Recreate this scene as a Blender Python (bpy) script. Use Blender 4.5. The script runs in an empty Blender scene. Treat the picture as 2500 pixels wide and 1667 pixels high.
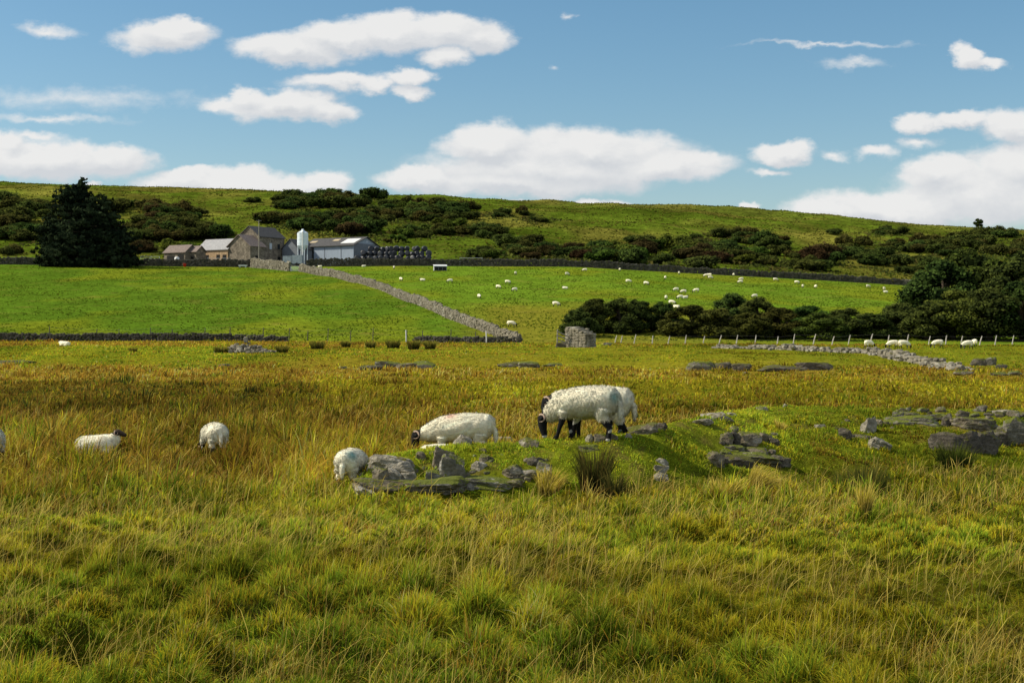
import bpy, math, random
import numpy as np
from mathutils import Vector, Matrix

R = math.radians
SC = bpy.context.scene
COL = SC.collection
F = 3434.0            # focal length in photo pixels (2500 wide)
HZ = 800.0            # horizon row of the photo
EYE = 1.72
rng = np.random.default_rng(7)
random.seed(7)

# ------------------------------------------------------------------ helpers
def hsh(ix, iy, s):
    h = (ix.astype(np.int64) * 374761393 + iy.astype(np.int64) * 668265263 + s * 144269504) & 0xFFFFFFFF
    h = ((h ^ (h >> 13)) * 1274126177) & 0xFFFFFFFF
    h = h ^ (h >> 16)
    return (h & 0xFFFFFF) / float(0xFFFFFF)

def vn(x, y, s=0):
    x = np.asarray(x, float); y = np.asarray(y, float)
    ix = np.floor(x); iy = np.floor(y); fx = x - ix; fy = y - iy
    fx = fx * fx * (3 - 2 * fx); fy = fy * fy * (3 - 2 * fy)
    a = hsh(ix, iy, s); b = hsh(ix + 1, iy, s); c = hsh(ix, iy + 1, s); d = hsh(ix + 1, iy + 1, s)
    return (a * (1 - fx) + b * fx) * (1 - fy) + (c * (1 - fx) + d * fx) * fy

def fbm(x, y, s=0, o=4):
    t = 0; a = 0.5; n = 0
    for k in range(o):
        t = t + a * vn(x * 2 ** k + 17.3 * k, y * 2 ** k - 9.1 * k, s + k); n += a; a *= 0.5
    return t / n

def sst(a, b, x):
    t = np.clip((x - a) / (b - a), 0, 1); return t * t * (3 - 2 * t)

def link(o, parent=None):
    COL.objects.link(o)
    if parent is not None: o.parent = parent
    return o

def tag(o, label=None, cat=None, group=None, kind=None):
    if label: o['label'] = label
    if cat: o['category'] = cat
    if group: o['group'] = group
    if kind: o['kind'] = kind
    return o

def empty(name, loc, rz=0, label=None, cat=None, group=None):
    o = bpy.data.objects.new(name, None); o.empty_display_size = 0.2
    o.location = loc; o.rotation_euler = (0, 0, rz); link(o)
    return tag(o, label, cat, group)

def setcol(me, cols):
    a = me.attributes.new('col', 'FLOAT_COLOR', 'POINT')
    c = np.ones((len(me.vertices), 4), np.float32); c[:, :3] = cols
    a.data.foreach_set('color', c.ravel())

def fast_mesh(name, V, loops, starts, cols=None, smooth=False):
    me = bpy.data.meshes.new(name)
    V = np.ascontiguousarray(V, np.float32)
    me.vertices.add(len(V)); me.vertices.foreach_set('co', V.ravel())
    me.loops.add(len(loops)); me.loops.foreach_set('vertex_index', np.ascontiguousarray(loops, np.int32))
    me.polygons.add(len(starts)); me.polygons.foreach_set('loop_start', np.ascontiguousarray(starts, np.int32))
    me.update(calc_edges=True)
    me.polygons.foreach_set('use_smooth', np.full(len(starts), smooth))
    if cols is not None: setcol(me, cols)
    return me

def quads_mesh(name, V, Q, cols=None, smooth=False):
    Q = np.asarray(Q, np.int32); k = Q.shape[1]
    return fast_mesh(name, V, Q.ravel(), np.arange(len(Q)) * k, cols, smooth)

def mobj(name, me, mat, parent=None, loc=None):
    o = bpy.data.objects.new(name, me)
    if mat is not None:
        me.materials.clear(); me.materials.append(mat)
    if loc is not None: o.location = loc
    return link(o, parent)

class MB:
    """collects boxes, tubes, lathes and loose polygons into one mesh"""
    def __init__(s): s.v = []; s.f = []
    def add(s, V, Fc):
        n = len(s.v); s.v += [tuple(p) for p in V]; s.f += [tuple(i + n for i in f) for f in Fc]; return s
    def box(s, c, d, rz=0, M=None):
        V = []
        for x in (-.5, .5):
            for y in (-.5, .5):
                for z in (-.5, .5):
                    p = Vector((x * d[0], y * d[1], z * d[2]))
                    if rz: p = Matrix.Rotation(rz, 3, 'Z') @ p
                    if M is not None: p = M @ p
                    V.append(p + Vector(c))
        return s.add(V, [(0, 1, 3, 2), (4, 6, 7, 5), (0, 4, 5, 1), (2, 3, 7, 6), (0, 2, 6, 4), (1, 5, 7, 3)])
    def tube(s, pts, rad, n=8):
        pts = [Vector(p) for p in pts]; rings = []
        up = Vector((0.13, 0.21, 1)).normalized()
        for i, p in enumerate(pts):
            t = (pts[min(i + 1, len(pts) - 1)] - pts[max(i - 1, 0)]).normalized()
            a = t.cross(up)
            if a.length < 1e-3: a = t.cross(Vector((1, 0, 0)))
            a.normalize(); b = t.cross(a)
            r = rad[i] if hasattr(rad, '__len__') else rad
            rings.append([p + a * (r * math.cos(2 * math.pi * k / n)) + b * (r * math.sin(2 * math.pi * k / n)) for k in range(n)])
        V = [q for rg in rings for q in rg]; Fc = []
        for i in range(len(pts) - 1):
            for k in range(n):
                Fc.append((i * n + k, i * n + (k + 1) % n, (i + 1) * n + (k + 1) % n, (i + 1) * n + k))
        Fc.append(tuple(range(n))[::-1]); Fc.append(tuple((len(pts) - 1) * n + k for k in range(n)))
        return s.add(V, Fc)
    def lathe(s, prof, c=(0, 0, 0), n=24):
        V = []; Fc = []
        for r, z in prof:
            for k in range(n): V.append((c[0] + r * math.cos(2 * math.pi * k / n), c[1] + r * math.sin(2 * math.pi * k / n), c[2] + z))
        for i in range(len(prof) - 1):
            for k in range(n): Fc.append((i * n + k, i * n + (k + 1) % n, (i + 1) * n + (k + 1) % n, (i + 1) * n + k))
        Fc.append(tuple(range(n))[::-1]); Fc.append(tuple((len(prof) - 1) * n + k for k in range(n)))
        return s.add(V, Fc)
    def mesh(s, name, smooth=False):
        me = bpy.data.meshes.new(name); me.from_pydata(s.v, [], s.f); me.update()
        if smooth: me.polygons.foreach_set('use_smooth', [True] * len(me.polygons))
        return me
    def build(s, name, mat, parent=None, smooth=False, loc=None):
        return mobj(name, s.mesh(name, smooth), mat, parent, loc)

# ------------------------------------------------------------------ materials
def nmat(name):
    m = bpy.data.materials.new(name); m.use_nodes = True
    nt = m.node_tree; nt.nodes.clear()
    return m, nt
def N(nt, t, **kw):
    n = nt.nodes.new(t)
    for k, v in kw.items():
        if k.startswith('i_'): n.inputs[int(k[2:]) if k[2:].isdigit() else k[2:].replace('_', ' ')].default_value = v
        else: setattr(n, k, v)
    return n
def mixc(nt, mode, a, b, fac):
    m = nt.nodes.new('ShaderNodeMix'); m.data_type = 'RGBA'; m.blend_type = mode; m.clamp_result = False
    for sock, val in ((m.inputs[0], fac), (m.inputs[6], a), (m.inputs[7], b)):
        if hasattr(val, 'links'): nt.links.new(val, sock)
        else: sock.default_value = val if not isinstance(val, tuple) else (val + (1,))[:4]
    return m.outputs[2]
def math_(nt, op, a, b=None, c=None, clamp=False):
    m = nt.nodes.new('ShaderNodeMath'); m.operation = op; m.use_clamp = clamp
    for i, v in enumerate((a, b, c)):
        if v is None: continue
        if hasattr(v, 'links'): nt.links.new(v, m.inputs[i])
        else: m.inputs[i].default_value = v
    return m.outputs[0]
def ramp(nt, fac, stops):
    r = nt.nodes.new('ShaderNodeValToRGB'); nt.links.new(fac, r.inputs[0])
    el = r.color_ramp.elements
    while len(el) < len(stops): el.new(0.5)
    for e, (p, c) in zip(el, stops): e.position = p; e.color = (c if hasattr(c, '__len__') else (c, c, c)) + (1,) if hasattr(c, '__len__') else (c, c, c, 1)
    return r.outputs[0]
def noise(nt, vec, scale, detail=4, rough=0.55, dist=0.0):
    n = N(nt, 'ShaderNodeTexNoise'); n.inputs['Scale'].default_value = scale; n.inputs['Detail'].default_value = detail
    n.inputs['Roughness'].default_value = rough; n.inputs['Distortion'].default_value = dist
    if vec is not None: nt.links.new(vec, n.inputs['Vector'])
    return n.outputs['Fac']
def out(nt, bsdf):
    o = N(nt, 'ShaderNodeOutputMaterial'); nt.links.new(bsdf, o.inputs['Surface'])
def pos(nt): return N(nt, 'ShaderNodeNewGeometry').outputs['Position']
def objc(nt): return N(nt, 'ShaderNodeTexCoord').outputs['Object']

def mat_simple(name, col, rough=0.7, nscale=3.0, namt=0.35, bump=0.0, metal=0.0, spec=0.3, stretch=None, dirt=None):
    m, nt = nmat(name)
    v = objc(nt)
    if stretch:
        mp = N(nt, 'ShaderNodeMapping'); mp.inputs['Scale'].default_value = stretch
        nt.links.new(v, mp.inputs['Vector']); v = mp.outputs[0]
    f = noise(nt, v, nscale, 5, 0.6)
    k = ramp(nt, f, [(0.3, 1 - namt), (0.7, 1 + namt)])
    c = mixc(nt, 'MULTIPLY', tuple(col), k, 1.0)
    if dirt:
        f2 = noise(nt, v, nscale * 0.37, 3)
        c = mixc(nt, 'MIX', c, tuple(dirt), ramp(nt, f2, [(0.45, 0.0), (0.65, 0.8)]))
    p = N(nt, 'ShaderNodeBsdfPrincipled'); nt.links.new(c, p.inputs['Base Color'])
    p.inputs['Roughness'].default_value = rough; p.inputs['Metallic'].default_value = metal
    p.inputs['Specular IOR Level'].default_value = spec
    if bump:
        b = N(nt, 'ShaderNodeBump'); b.inputs['Strength'].default_value = bump; b.inputs['Distance'].default_value = 0.05
        nt.links.new(noise(nt, v, nscale * 3, 5), b.inputs['Height']); nt.links.new(b.outputs[0], p.inputs['Normal'])
    out(nt, p.outputs[0]); return m

def mat_blades(name, trans=0.4, up=0.55, tint=0.0):
    m, nt = nmat(name)
    a = N(nt, 'ShaderNodeAttribute', attribute_name='col')
    c = a.outputs['Color']
    if tint:
        oi = N(nt, 'ShaderNodeObjectInfo').outputs['Random']
        h = N(nt, 'ShaderNodeHueSaturation'); nt.links.new(c, h.inputs['Color'])
        nt.links.new(math_(nt, 'MULTIPLY_ADD', oi, tint, 1.0 - tint * 0.5), h.inputs['Value'])
        fr = math_(nt, 'FRACT', math_(nt, 'MULTIPLY', oi, 7.31))
        nt.links.new(math_(nt, 'MULTIPLY_ADD', fr, 0.07, 0.462), h.inputs['Hue'])
        c = h.outputs[0]
    g = N(nt, 'ShaderNodeNewGeometry')
    vm = N(nt, 'ShaderNodeVectorMath', operation='SCALE'); nt.links.new(g.outputs['Normal'], vm.inputs[0]); vm.inputs['Scale'].default_value = 1 - up
    va = N(nt, 'ShaderNodeVectorMath', operation='ADD'); nt.links.new(vm.outputs[0], va.inputs[0]); va.inputs[1].default_value = (0, 0, up)
    vz = N(nt, 'ShaderNodeVectorMath', operation='NORMALIZE'); nt.links.new(va.outputs[0], vz.inputs[0])
    d = N(nt, 'ShaderNodeBsdfDiffuse'); nt.links.new(c, d.inputs[0]); nt.links.new(vz.outputs[0], d.inputs['Normal'])
    t = N(nt, 'ShaderNodeBsdfTranslucent'); nt.links.new(c, t.inputs[0])
    mx = N(nt, 'ShaderNodeMixShader'); mx.inputs[0].default_value = trans
    nt.links.new(d.outputs[0], mx.inputs[1]); nt.links.new(t.outputs[0], mx.inputs[2])
    out(nt, mx.outputs[0]); return m

def mat_ground(name, s1, s2, amt, bump, bdist, dark):
    m, nt = nmat(name)
    a = N(nt, 'ShaderNodeAttribute', attribute_name='col'); p = pos(nt)
    f1 = noise(nt, p, s1, 5, 0.65); f2 = noise(nt, p, s2, 4, 0.7)
    c = mixc(nt, 'MULTIPLY', a.outputs['Color'], ramp(nt, f1, [(0.32, 1 - amt), (0.68, 1 + amt)]), 1.0)
    c = mixc(nt, 'MIX', c, dark, ramp(nt, f2, [(0.56, 0.0), (0.74, 0.75)]))
    f3 = noise(nt, p, s1 * 0.23, 4, 0.6)
    c = mixc(nt, 'MIX', c, (0.25, 0.19, 0.045), ramp(nt, f3, [(0.56, 0.0), (0.78, 0.6)]))
    b = N(nt, 'ShaderNodeBump'); b.inputs['Strength'].default_value = bump; b.inputs['Distance'].default_value = bdist
    nt.links.new(math_(nt, 'ADD', f1, f2), b.inputs['Height'])
    d = N(nt, 'ShaderNodeBsdfDiffuse'); nt.links.new(c, d.inputs[0]); nt.links.new(b.outputs[0], d.inputs['Normal'])
    out(nt, d.outputs[0]); return m

def mat_rock(name, base, lich, moss, mossamt, scale=9.0):
    m, nt = nmat(name); p = pos(nt)
    f = noise(nt, p, scale, 8, 0.68); f2 = noise(nt, p, scale * 0.42, 4, 0.6, 0.4); f3 = noise(nt, p, scale * 2.8, 5, 0.7)
    c = mixc(nt, 'MULTIPLY', tuple(base), ramp(nt, f, [(0.28, 0.42), (0.72, 1.5)]), 1.0)
    c = mixc(nt, 'MIX', c, tuple(lich), ramp(nt, f2, [(0.56, 0.0), (0.66, 0.7)]))
    c = mixc(nt, 'MIX', c, (0.02, 0.018, 0.015), ramp(nt, f3, [(0.6, 0.0), (0.72, 0.8)]))
    # strata: thin dark bedding lines
    sx = N(nt, 'ShaderNodeSeparateXYZ'); nt.links.new(p, sx.inputs[0])
    zz = math_(nt, 'ADD', math_(nt, 'MULTIPLY', sx.outputs[2], 16.0), math_(nt, 'MULTIPLY', f2, 3.0))
    st = math_(nt, 'PINGPONG', zz, 0.5)
    c = mixc(nt, 'MULTIPLY', c, ramp(nt, st, [(0.0, 0.5), (0.14, 1.0)]), 0.22)
    g = N(nt, 'ShaderNodeNewGeometry'); sn = N(nt, 'ShaderNodeSeparateXYZ'); nt.links.new(g.outputs['Normal'], sn.inputs[0])
    fm = noise(nt, p, scale * 0.6, 6, 0.7)
    mk = math_(nt, 'ADD', math_(nt, 'MULTIPLY', sn.outputs[2], 0.35), fm)
    c = mixc(nt, 'MIX', c, tuple(moss), ramp(nt, mk, [(0.98 - mossamt, 0.0), (1.06 - mossamt, 0.95)]))
    b = N(nt, 'ShaderNodeBump'); b.inputs['Strength'].default_value = 0.9; b.inputs['Distance'].default_value = 0.03
    nt.links.new(math_(nt, 'ADD', math_(nt, 'ADD', f, f3), math_(nt, 'MULTIPLY', st, 0.5)), b.inputs['Height'])
    d = N(nt, 'ShaderNodeBsdfPrincipled'); nt.links.new(c, d.inputs['Base Color']); nt.links.new(b.outputs[0], d.inputs['Normal'])
    d.inputs['Roughness'].default_value = 0.9; d.inputs['Specular IOR Level'].default_value = 0.2
    out(nt, d.outputs[0]); return m

M = {}
M['moor'] = mat_ground('moor_earth', 4.0, 15.0, 0.45, 1.0, 0.04, (0.03, 0.035, 0.012))
M['field'] = mat_ground('pasture_turf', 0.9, 2.6, 0.42, 1.0, 0.25, (0.035, 0.07, 0.006))
M['hill'] = mat_ground('hill_turf', 0.22, 0.7, 0.45, 1.0, 0.9, (0.03, 0.045, 0.008))
M['grass'] = mat_blades('grass_blade', 0.42, 0.55)
M['leaf'] = mat_blades('leaf', 0.34, 0.25, 0.5)
M['needle'] = mat_blades('conifer_needle', 0.1, 0.2)
M['rock'] = mat_rock('limestone', (0.18, 0.15, 0.105), (0.43, 0.39, 0.32), (0.11, 0.12, 0.015), 0.27)
M['rock_pale'] = mat_rock('pale_limestone', (0.29, 0.26, 0.20), (0.54, 0.50, 0.43), (0.12, 0.10, 0.02), 0.14)
M['rock_mossy'] = mat_rock('mossy_limestone', (0.17, 0.155, 0.12), (0.42, 0.40, 0.36), (0.12, 0.14, 0.014), 0.34)
M['rock_dark'] = mat_rock('dark_shaded_limestone', (0.10, 0.085, 0.065), (0.24, 0.21, 0.17), (0.09, 0.09, 0.015), 0.24)  # dark stone, also used to paint the shade under the overhang
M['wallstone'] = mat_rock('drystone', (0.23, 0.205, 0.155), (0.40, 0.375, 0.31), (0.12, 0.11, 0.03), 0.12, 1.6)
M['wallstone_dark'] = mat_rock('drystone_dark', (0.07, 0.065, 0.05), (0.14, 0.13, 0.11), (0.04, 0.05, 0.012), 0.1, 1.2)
M['bark'] = mat_simple('bark', (0.06, 0.045, 0.03), 0.9, 6, 0.4, 0.6)
M['post'] = mat_simple('weathered_post', (0.5, 0.47, 0.42), 0.8, 12, 0.3, 0.4)
M['post_dark'] = mat_simple('dark_post', (0.1, 0.085, 0.07), 0.85, 12, 0.3, 0.4)
M['wire'] = mat_simple('wire', (0.2, 0.2, 0.2), 0.4, 5, 0.1, 0, 0.8)
M['house'] = mat_simple('house_stone', (0.22, 0.185, 0.14), 0.9, 2.2, 0.55, 0.8, dirt=(0.10, 0.085, 0.065))
M['sandstone'] = mat_simple('sandstone', (0.42, 0.29, 0.17), 0.9, 2.4, 0.4, 0.6)
M['slate'] = mat_simple('slate_roof', (0.075, 0.07, 0.068), 0.75, 2.5, 0.4, 0.5, stretch=(1, 1, 3))
M['slate_brown'] = mat_simple('brown_slate_roof', (0.2, 0.155, 0.135), 0.8, 2.5, 0.35, 0.5)
M['slate_pale'] = mat_simple('pale_slate_roof', (0.33, 0.325, 0.33), 0.7, 2.5, 0.25, 0.4)
M['metal_blue'] = mat_simple('barn_sheeting', (0.31, 0.365, 0.45), 0.6, 1.5, 0.15, 0.2, stretch=(6, 6, .4))
M['timber_grey'] = mat_simple('grey_boarding', (0.17, 0.185, 0.21), 0.8, 2.5, 0.35, 0.3, stretch=(5, 5, .4))
M['silo'] = mat_simple('silo_metal', (0.70, 0.78, 0.85), 0.45, 1.5, 0.12, 0.1, 0.0, 0.5)
M['sheet_pale'] = mat_simple('pale_sheet', (0.5, 0.55, 0.6), 0.5, 2, 0.15)
M['sheet_grey'] = mat_simple('grey_sheet', (0.27, 0.31, 0.36), 0.6, 2, 0.25)
M['skylight'] = mat_simple('skylight_sheet', (0.75, 0.75, 0.72), 0.4, 2, 0.1)
M['skylight_tan'] = mat_simple('rusty_skylight_sheet', (0.5, 0.4, 0.25), 0.6, 2, 0.2)
M['black'] = mat_simple('dark_opening', (0.012, 0.012, 0.012), 0.8, 2, 0.2)
M['glass'] = mat_simple('window_glass', (0.03, 0.035, 0.04), 0.15, 2, 0.2, spec=0.6)
M['white'] = mat_simple('white_paint', (0.75, 0.75, 0.74), 0.5, 4, 0.1)
M['wood'] = mat_simple('grey_timber', (0.3, 0.27, 0.22), 0.85, 8, 0.3, 0.3)
M['red'] = mat_simple('red_plastic', (0.6, 0.03, 0.03), 0.4, 4, 0.1)
def mat_bale():
    m, nt = nmat('bale_wrap'); p = N(nt, 'ShaderNodeBsdfPrincipled')
    f = noise(nt, objc(nt), 6, 5, 0.6)
    nt.links.new(ramp(nt, f, [(0.35, (0.008, 0.009, 0.012)), (0.7, (0.03, 0.033, 0.045))]), p.inputs['Base Color'])
    p.inputs['Roughness'].default_value = 0.42; p.inputs['Specular IOR Level'].default_value = 0.45
    b = N(nt, 'ShaderNodeBump'); b.inputs['Strength'].default_value = 0.7; b.inputs['Distance'].default_value = 0.05
    nt.links.new(f, b.inputs['Height']); nt.links.new(b.outputs[0], p.inputs['Normal'])
    out(nt, p.outputs[0]); return m
M['bale'] = mat_bale()
def mat_attr(name, rough=0.9, sheen=0.0, bump=0.0, bs=60):
    m, nt = nmat(name); a = N(nt, 'ShaderNodeAttribute', attribute_name='col')
    p = N(nt, 'ShaderNodeBsdfPrincipled'); nt.links.new(a.outputs['Color'], p.inputs['Base Color'])
    p.inputs['Roughness'].default_value = rough; p.inputs['Specular IOR Level'].default_value = 0.15
    if bump:
        b = N(nt, 'ShaderNodeBump'); b.inputs['Strength'].default_value = bump; b.inputs['Distance'].default_value = 0.02
        nt.links.new(noise(nt, objc(nt), bs, 3), b.inputs['Height']); nt.links.new(b.outputs[0], p.inputs['Normal'])
    out(nt, p.outputs[0]); return m
M['sheep'] = mat_attr('sheep_coat', 0.95, bump=0.4, bs=60)
def mat_fleece():
    m, nt = nmat('fleece_lock'); c = N(nt, 'ShaderNodeAttribute', attribute_name='col').outputs['Color']
    b = N(nt, 'ShaderNodeAttribute', attribute_name='bn'); t = N(nt, 'ShaderNodeVectorTransform', vector_type='NORMAL', convert_from='OBJECT', convert_to='WORLD')
    nt.links.new(b.outputs['Vector'], t.inputs[0])
    g = N(nt, 'ShaderNodeNewGeometry'); sc = N(nt, 'ShaderNodeVectorMath', operation='SCALE'); nt.links.new(g.outputs['Normal'], sc.inputs[0]); sc.inputs['Scale'].default_value = .2
    ad = N(nt, 'ShaderNodeVectorMath', operation='ADD'); nt.links.new(sc.outputs[0], ad.inputs[0]); nt.links.new(t.outputs[0], ad.inputs[1])
    nz = N(nt, 'ShaderNodeVectorMath', operation='NORMALIZE'); nt.links.new(ad.outputs[0], nz.inputs[0])
    d = N(nt, 'ShaderNodeBsdfDiffuse'); nt.links.new(c, d.inputs[0]); nt.links.new(nz.outputs[0], d.inputs['Normal'])
    out(nt, d.outputs[0]); return m
M['fleece'] = mat_fleece()
M['horn'] = mat_simple('horn', (0.56, 0.40, 0.30), 0.55, 40, 0.3, 0.6)
M['eye'] = mat_simple('eye', (0.02, 0.015, 0.01), 0.1, 4, 0.1)

# ------------------------------------------------------------------ terrain
CPX = [-900, 0, 600, 1000, 1400, 1700, 2000, 2250, 2500, 3400]
FBASE = [642, 647, 654, 651, 653, 670, 686, 701, 716, 752]      # row where the pasture meets the back wall
CREST = [425, 446, 462, 484, 502, 508, 525, 548, 561, 600]      # skyline row
DW, DC = 343.0, 800.0
def zrow(py, d): return EYE + (HZ - py) / F * d
def _table():
    uu = np.linspace(-0.8, 0.8, 161); ss = np.linspace(math.log(2), math.log(6000), 900)
    dd = np.exp(ss); T = np.zeros((len(uu), len(ss)))
    for i, u in enumerate(uu):
        px = 1250 + u * F
        fb = np.interp(px, CPX, FBASE); cr = np.interp(px, CPX, CREST)
        zf = zrow(fb, DW); zc = zrow(cr, DC)
        k = [(2, 0.02), (6, 0), (9, -.02), (13, -.18), (17, -.38), (21, -.5), (30, -.56), (45, -.56), (70, -.52), (76, -.42), (83, -.08), (92, 0), (120, 0.03), (150, 0.03), (157, .2),
             (200, .2 + (zf - .2) * .235), (250, .2 + (zf - .2) * .50), (300, .2 + (zf - .2) * .785), (DW - 6, zf - .35), (DW, zf), (350, zf + 1.0), (385, zf + 1.6),
             (440, zf + 1.6 + (zc - zf) * .13), (520, zf + (zc - zf) * .40), (620, zf + (zc - zf) * .66), (720, zf + (zc - zf) * .87), (DC, zc), (860, zc + 1.5), (1000, zc - 4), (1600, zc - 60), (6000, -20)]
        k = np.array(k); T[i] = np.interp(dd, k[:, 0], k[:, 1])
    ker = np.array([1, 2, 3, 4, 3, 2, 1.]); ker /= ker.sum()
    Tp = np.pad(T, ((0, 0), (3, 3)), mode='edge')
    T = np.stack([np.convolve(r, ker, 'valid') for r in Tp])
    return uu, ss, T
TU, TS, TT = _table()
KX = [-2.25, -1.87, -1.35, -.55, .28, 1.14, 2.09, 3.35, 4.44, 6.4, 8.1, 9.8, 14, 18]
KC = [18.2, 18.3, 18.6, 19, 19.3, 19.6, 20.5, 23, 25, 26, 26.5, 27, 28, 29]
KF = [17.4, 17.2, 17.2, 17.2, 17.3, 17.5, 18.2, 19.3, 20, 20.3, 21.5, 22, 23, 24]
KZ = [-.45, -.05, .06, .13, .155, .165, .23, .28, .31, .21, .18, .16, .1, -.4]
def knoll(x, y):
    """0..1 how far up the grassy knoll a point lies"""
    yc = np.interp(x, KX, KC); yf = np.interp(x, KX, KF)
    s = np.where(y < yc, sst(yf - .2, yc, y), 1 - sst(yc + .1, yc + 2.0, y))
    return s * sst(-2.4, -1.75, x) * (1 - sst(14, 18, x))
def _hole(px, py, w, dep):
    d = (EYE + (.15 if py < 1420 else .03)) * F / (py - HZ); return (X(px, d), d, w * d / F, max(.25, .5 * w * d / F), dep)
def X(px, d): return (px - 1250) / F * d
HOLES = [_hole(*q) for q in ((770, 1330, 80, .3), (505, 1305, 90, .2), (1050, 1300, 90, .22), (300, 1345, 90, .22), (120, 1350, 60, .2), (2010, 1530, 110, .26), (2230, 1480, 110, .24), (1400, 1610, 110, .22), (2190, 1570, 90, .2), (1840, 1510, 80, .2),
         (560, 1635, 90, .2), (190, 1570, 100, .22), (870, 1480, 60, .14), (1680, 1330, 100, .16), (2150, 1190, 90, .3), (2330, 1170, 110, .3), (1480, 1440, 90, .14), (1900, 1300, 90, .14), (640, 1500, 80, .14), (1150, 1560, 80, .15))]
TG = .36
def tussock(x, y):
    t = 0 * x
    ix = np.floor(x / TG); iy = np.floor(y / TG)
    for a in (-1, 0, 1):
        for b in (-1, 0, 1):
            jx, jy = ix + a, iy + b
            cx = (jx + .2 + .6 * hsh(jx, jy, 5)) * TG; cy = (jy + .2 + .6 * hsh(jx, jy, 6)) * TG; hh = hsh(jx, jy, 15)
            r2 = ((x - cx) ** 2 + (y - cy) ** 2) / (TG * (.42 + .25 * hh)) ** 2
            t = np.maximum(t, np.clip(1 - r2, 0, 1) * (.04 + .12 * hh))
    return t - .06
def hole(x, y):
    t = 0 * x
    for hx, hy, rx, ry, dep in HOLES: t = np.maximum(t, np.exp(-((x - hx) / rx) ** 2 - ((y - hy) / ry) ** 2))
    return t
def H(x, y):
    x = np.asarray(x, float); y = np.asarray(y, float)
    d = np.maximum(y, 2.0); u = np.clip(x / d, -.799, .799)
    fu = (u + .8) / 1.6 * (len(TU) - 1); fs = (np.log(np.clip(d, 2.001, 5990)) - TS[0]) / (TS[-1] - TS[0]) * (len(TS) - 1)
    iu = np.clip(fu.astype(int), 0, len(TU) - 2); js = np.clip(fs.astype(int), 0, len(TS) - 2); a = fu - iu; b = fs - js
    z = (TT[iu, js] * (1 - a) + TT[iu + 1, js] * a) * (1 - b) + (TT[iu, js + 1] * (1 - a) + TT[iu + 1, js + 1] * a) * b
    near = 1 - sst(45, 90, d)
    z = z + (fbm(x / 1.3, y / 1.3, 3, 3) - .5) * .20 * near * (1 - .55 * knoll(x, y)) * sst(4, 8, d)
    z = z + (fbm(x / 9, y / 9, 11, 3) - .5) * .30 * sst(20, 45, d) * (1 - sst(130, 160, d))
    z = z + (fbm(x / 26, y / 26, 21, 3) - .5) * 1.0 * sst(165, 220, d) * (1 - sst(320, 342, d))
    z = z + (fbm(x / 60, y / 60, 31, 4) - .5) * 9.0 * sst(400, 520, d) * (1 - sst(720, 800, d)) + (fbm(x / 14, y / 14, 33, 3) - .5) * 1.2 * sst(400, 520, d) * (1 - .75 * sst(700, 780, d))
    for hx, hy, rx, ry, dep in HOLES:
        z = z - dep * np.exp(-((x - hx) / rx) ** 2 - ((y - hy) / ry) ** 2)
    z = z + tussock(x, y) * near * sst(4, 7, d) * (1 - sst(.05, .3, knoll(x, y)))
    kn = knoll(x, y)
    zc = np.interp(x, KX, KZ)
    z = z + np.maximum(zc - z, 0) * kn
    kk = sst(.08, .35, kn) * (1 - .6 * sst(.85, 1, kn)); z = z + kk * ((fbm(x / .8, y / .9, 43, 3) - .5) * .26 + (np.abs(fbm(x / .33, y / .4, 45, 3) - .5)) * .16)
    # small turf scarps across the middle moor (the ledges)
    led = np.interp(u * F + 1250, [700, 850, 1350, 1450, 1600, 1700, 2050, 2150], [0, 1, 1, .3, .4, 1, 1, 0])
    yl = 78 + 3 * (fbm(x / 12, x * 0, 41, 2) - .5)
    z = z + led * .22 * (sst(yl - .4, yl + .4, y) - sst(yl + 6, yl + 22, y))
    return z
def Hs(x, y): return float(H(np.array([x]), np.array([y]))[0])
DLIST = np.exp(np.linspace(math.log(5), math.log(1200), 5000))
def at(px, py, dmin=5.0):
    """the point of the ground seen at a photo pixel"""
    d = DLIST[DLIST >= dmin]
    x = (px - 1250) / F * d; zr = EYE + (HZ - py) / F * d
    below = zr <= H(x, d)
    i = int(np.argmax(below)) if below.any() else len(d) - 1
    return float(x[i]), float(d[i]), Hs(x[i], d[i])
def X(px, d): return (px - 1250) / F * d

def dfence(px): return np.interp(px, [-900, 0, 600, 1270, 1500, 2000, 2500, 3400], [158, 157, 157, 152, 150, 143, 137, 132])

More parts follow.
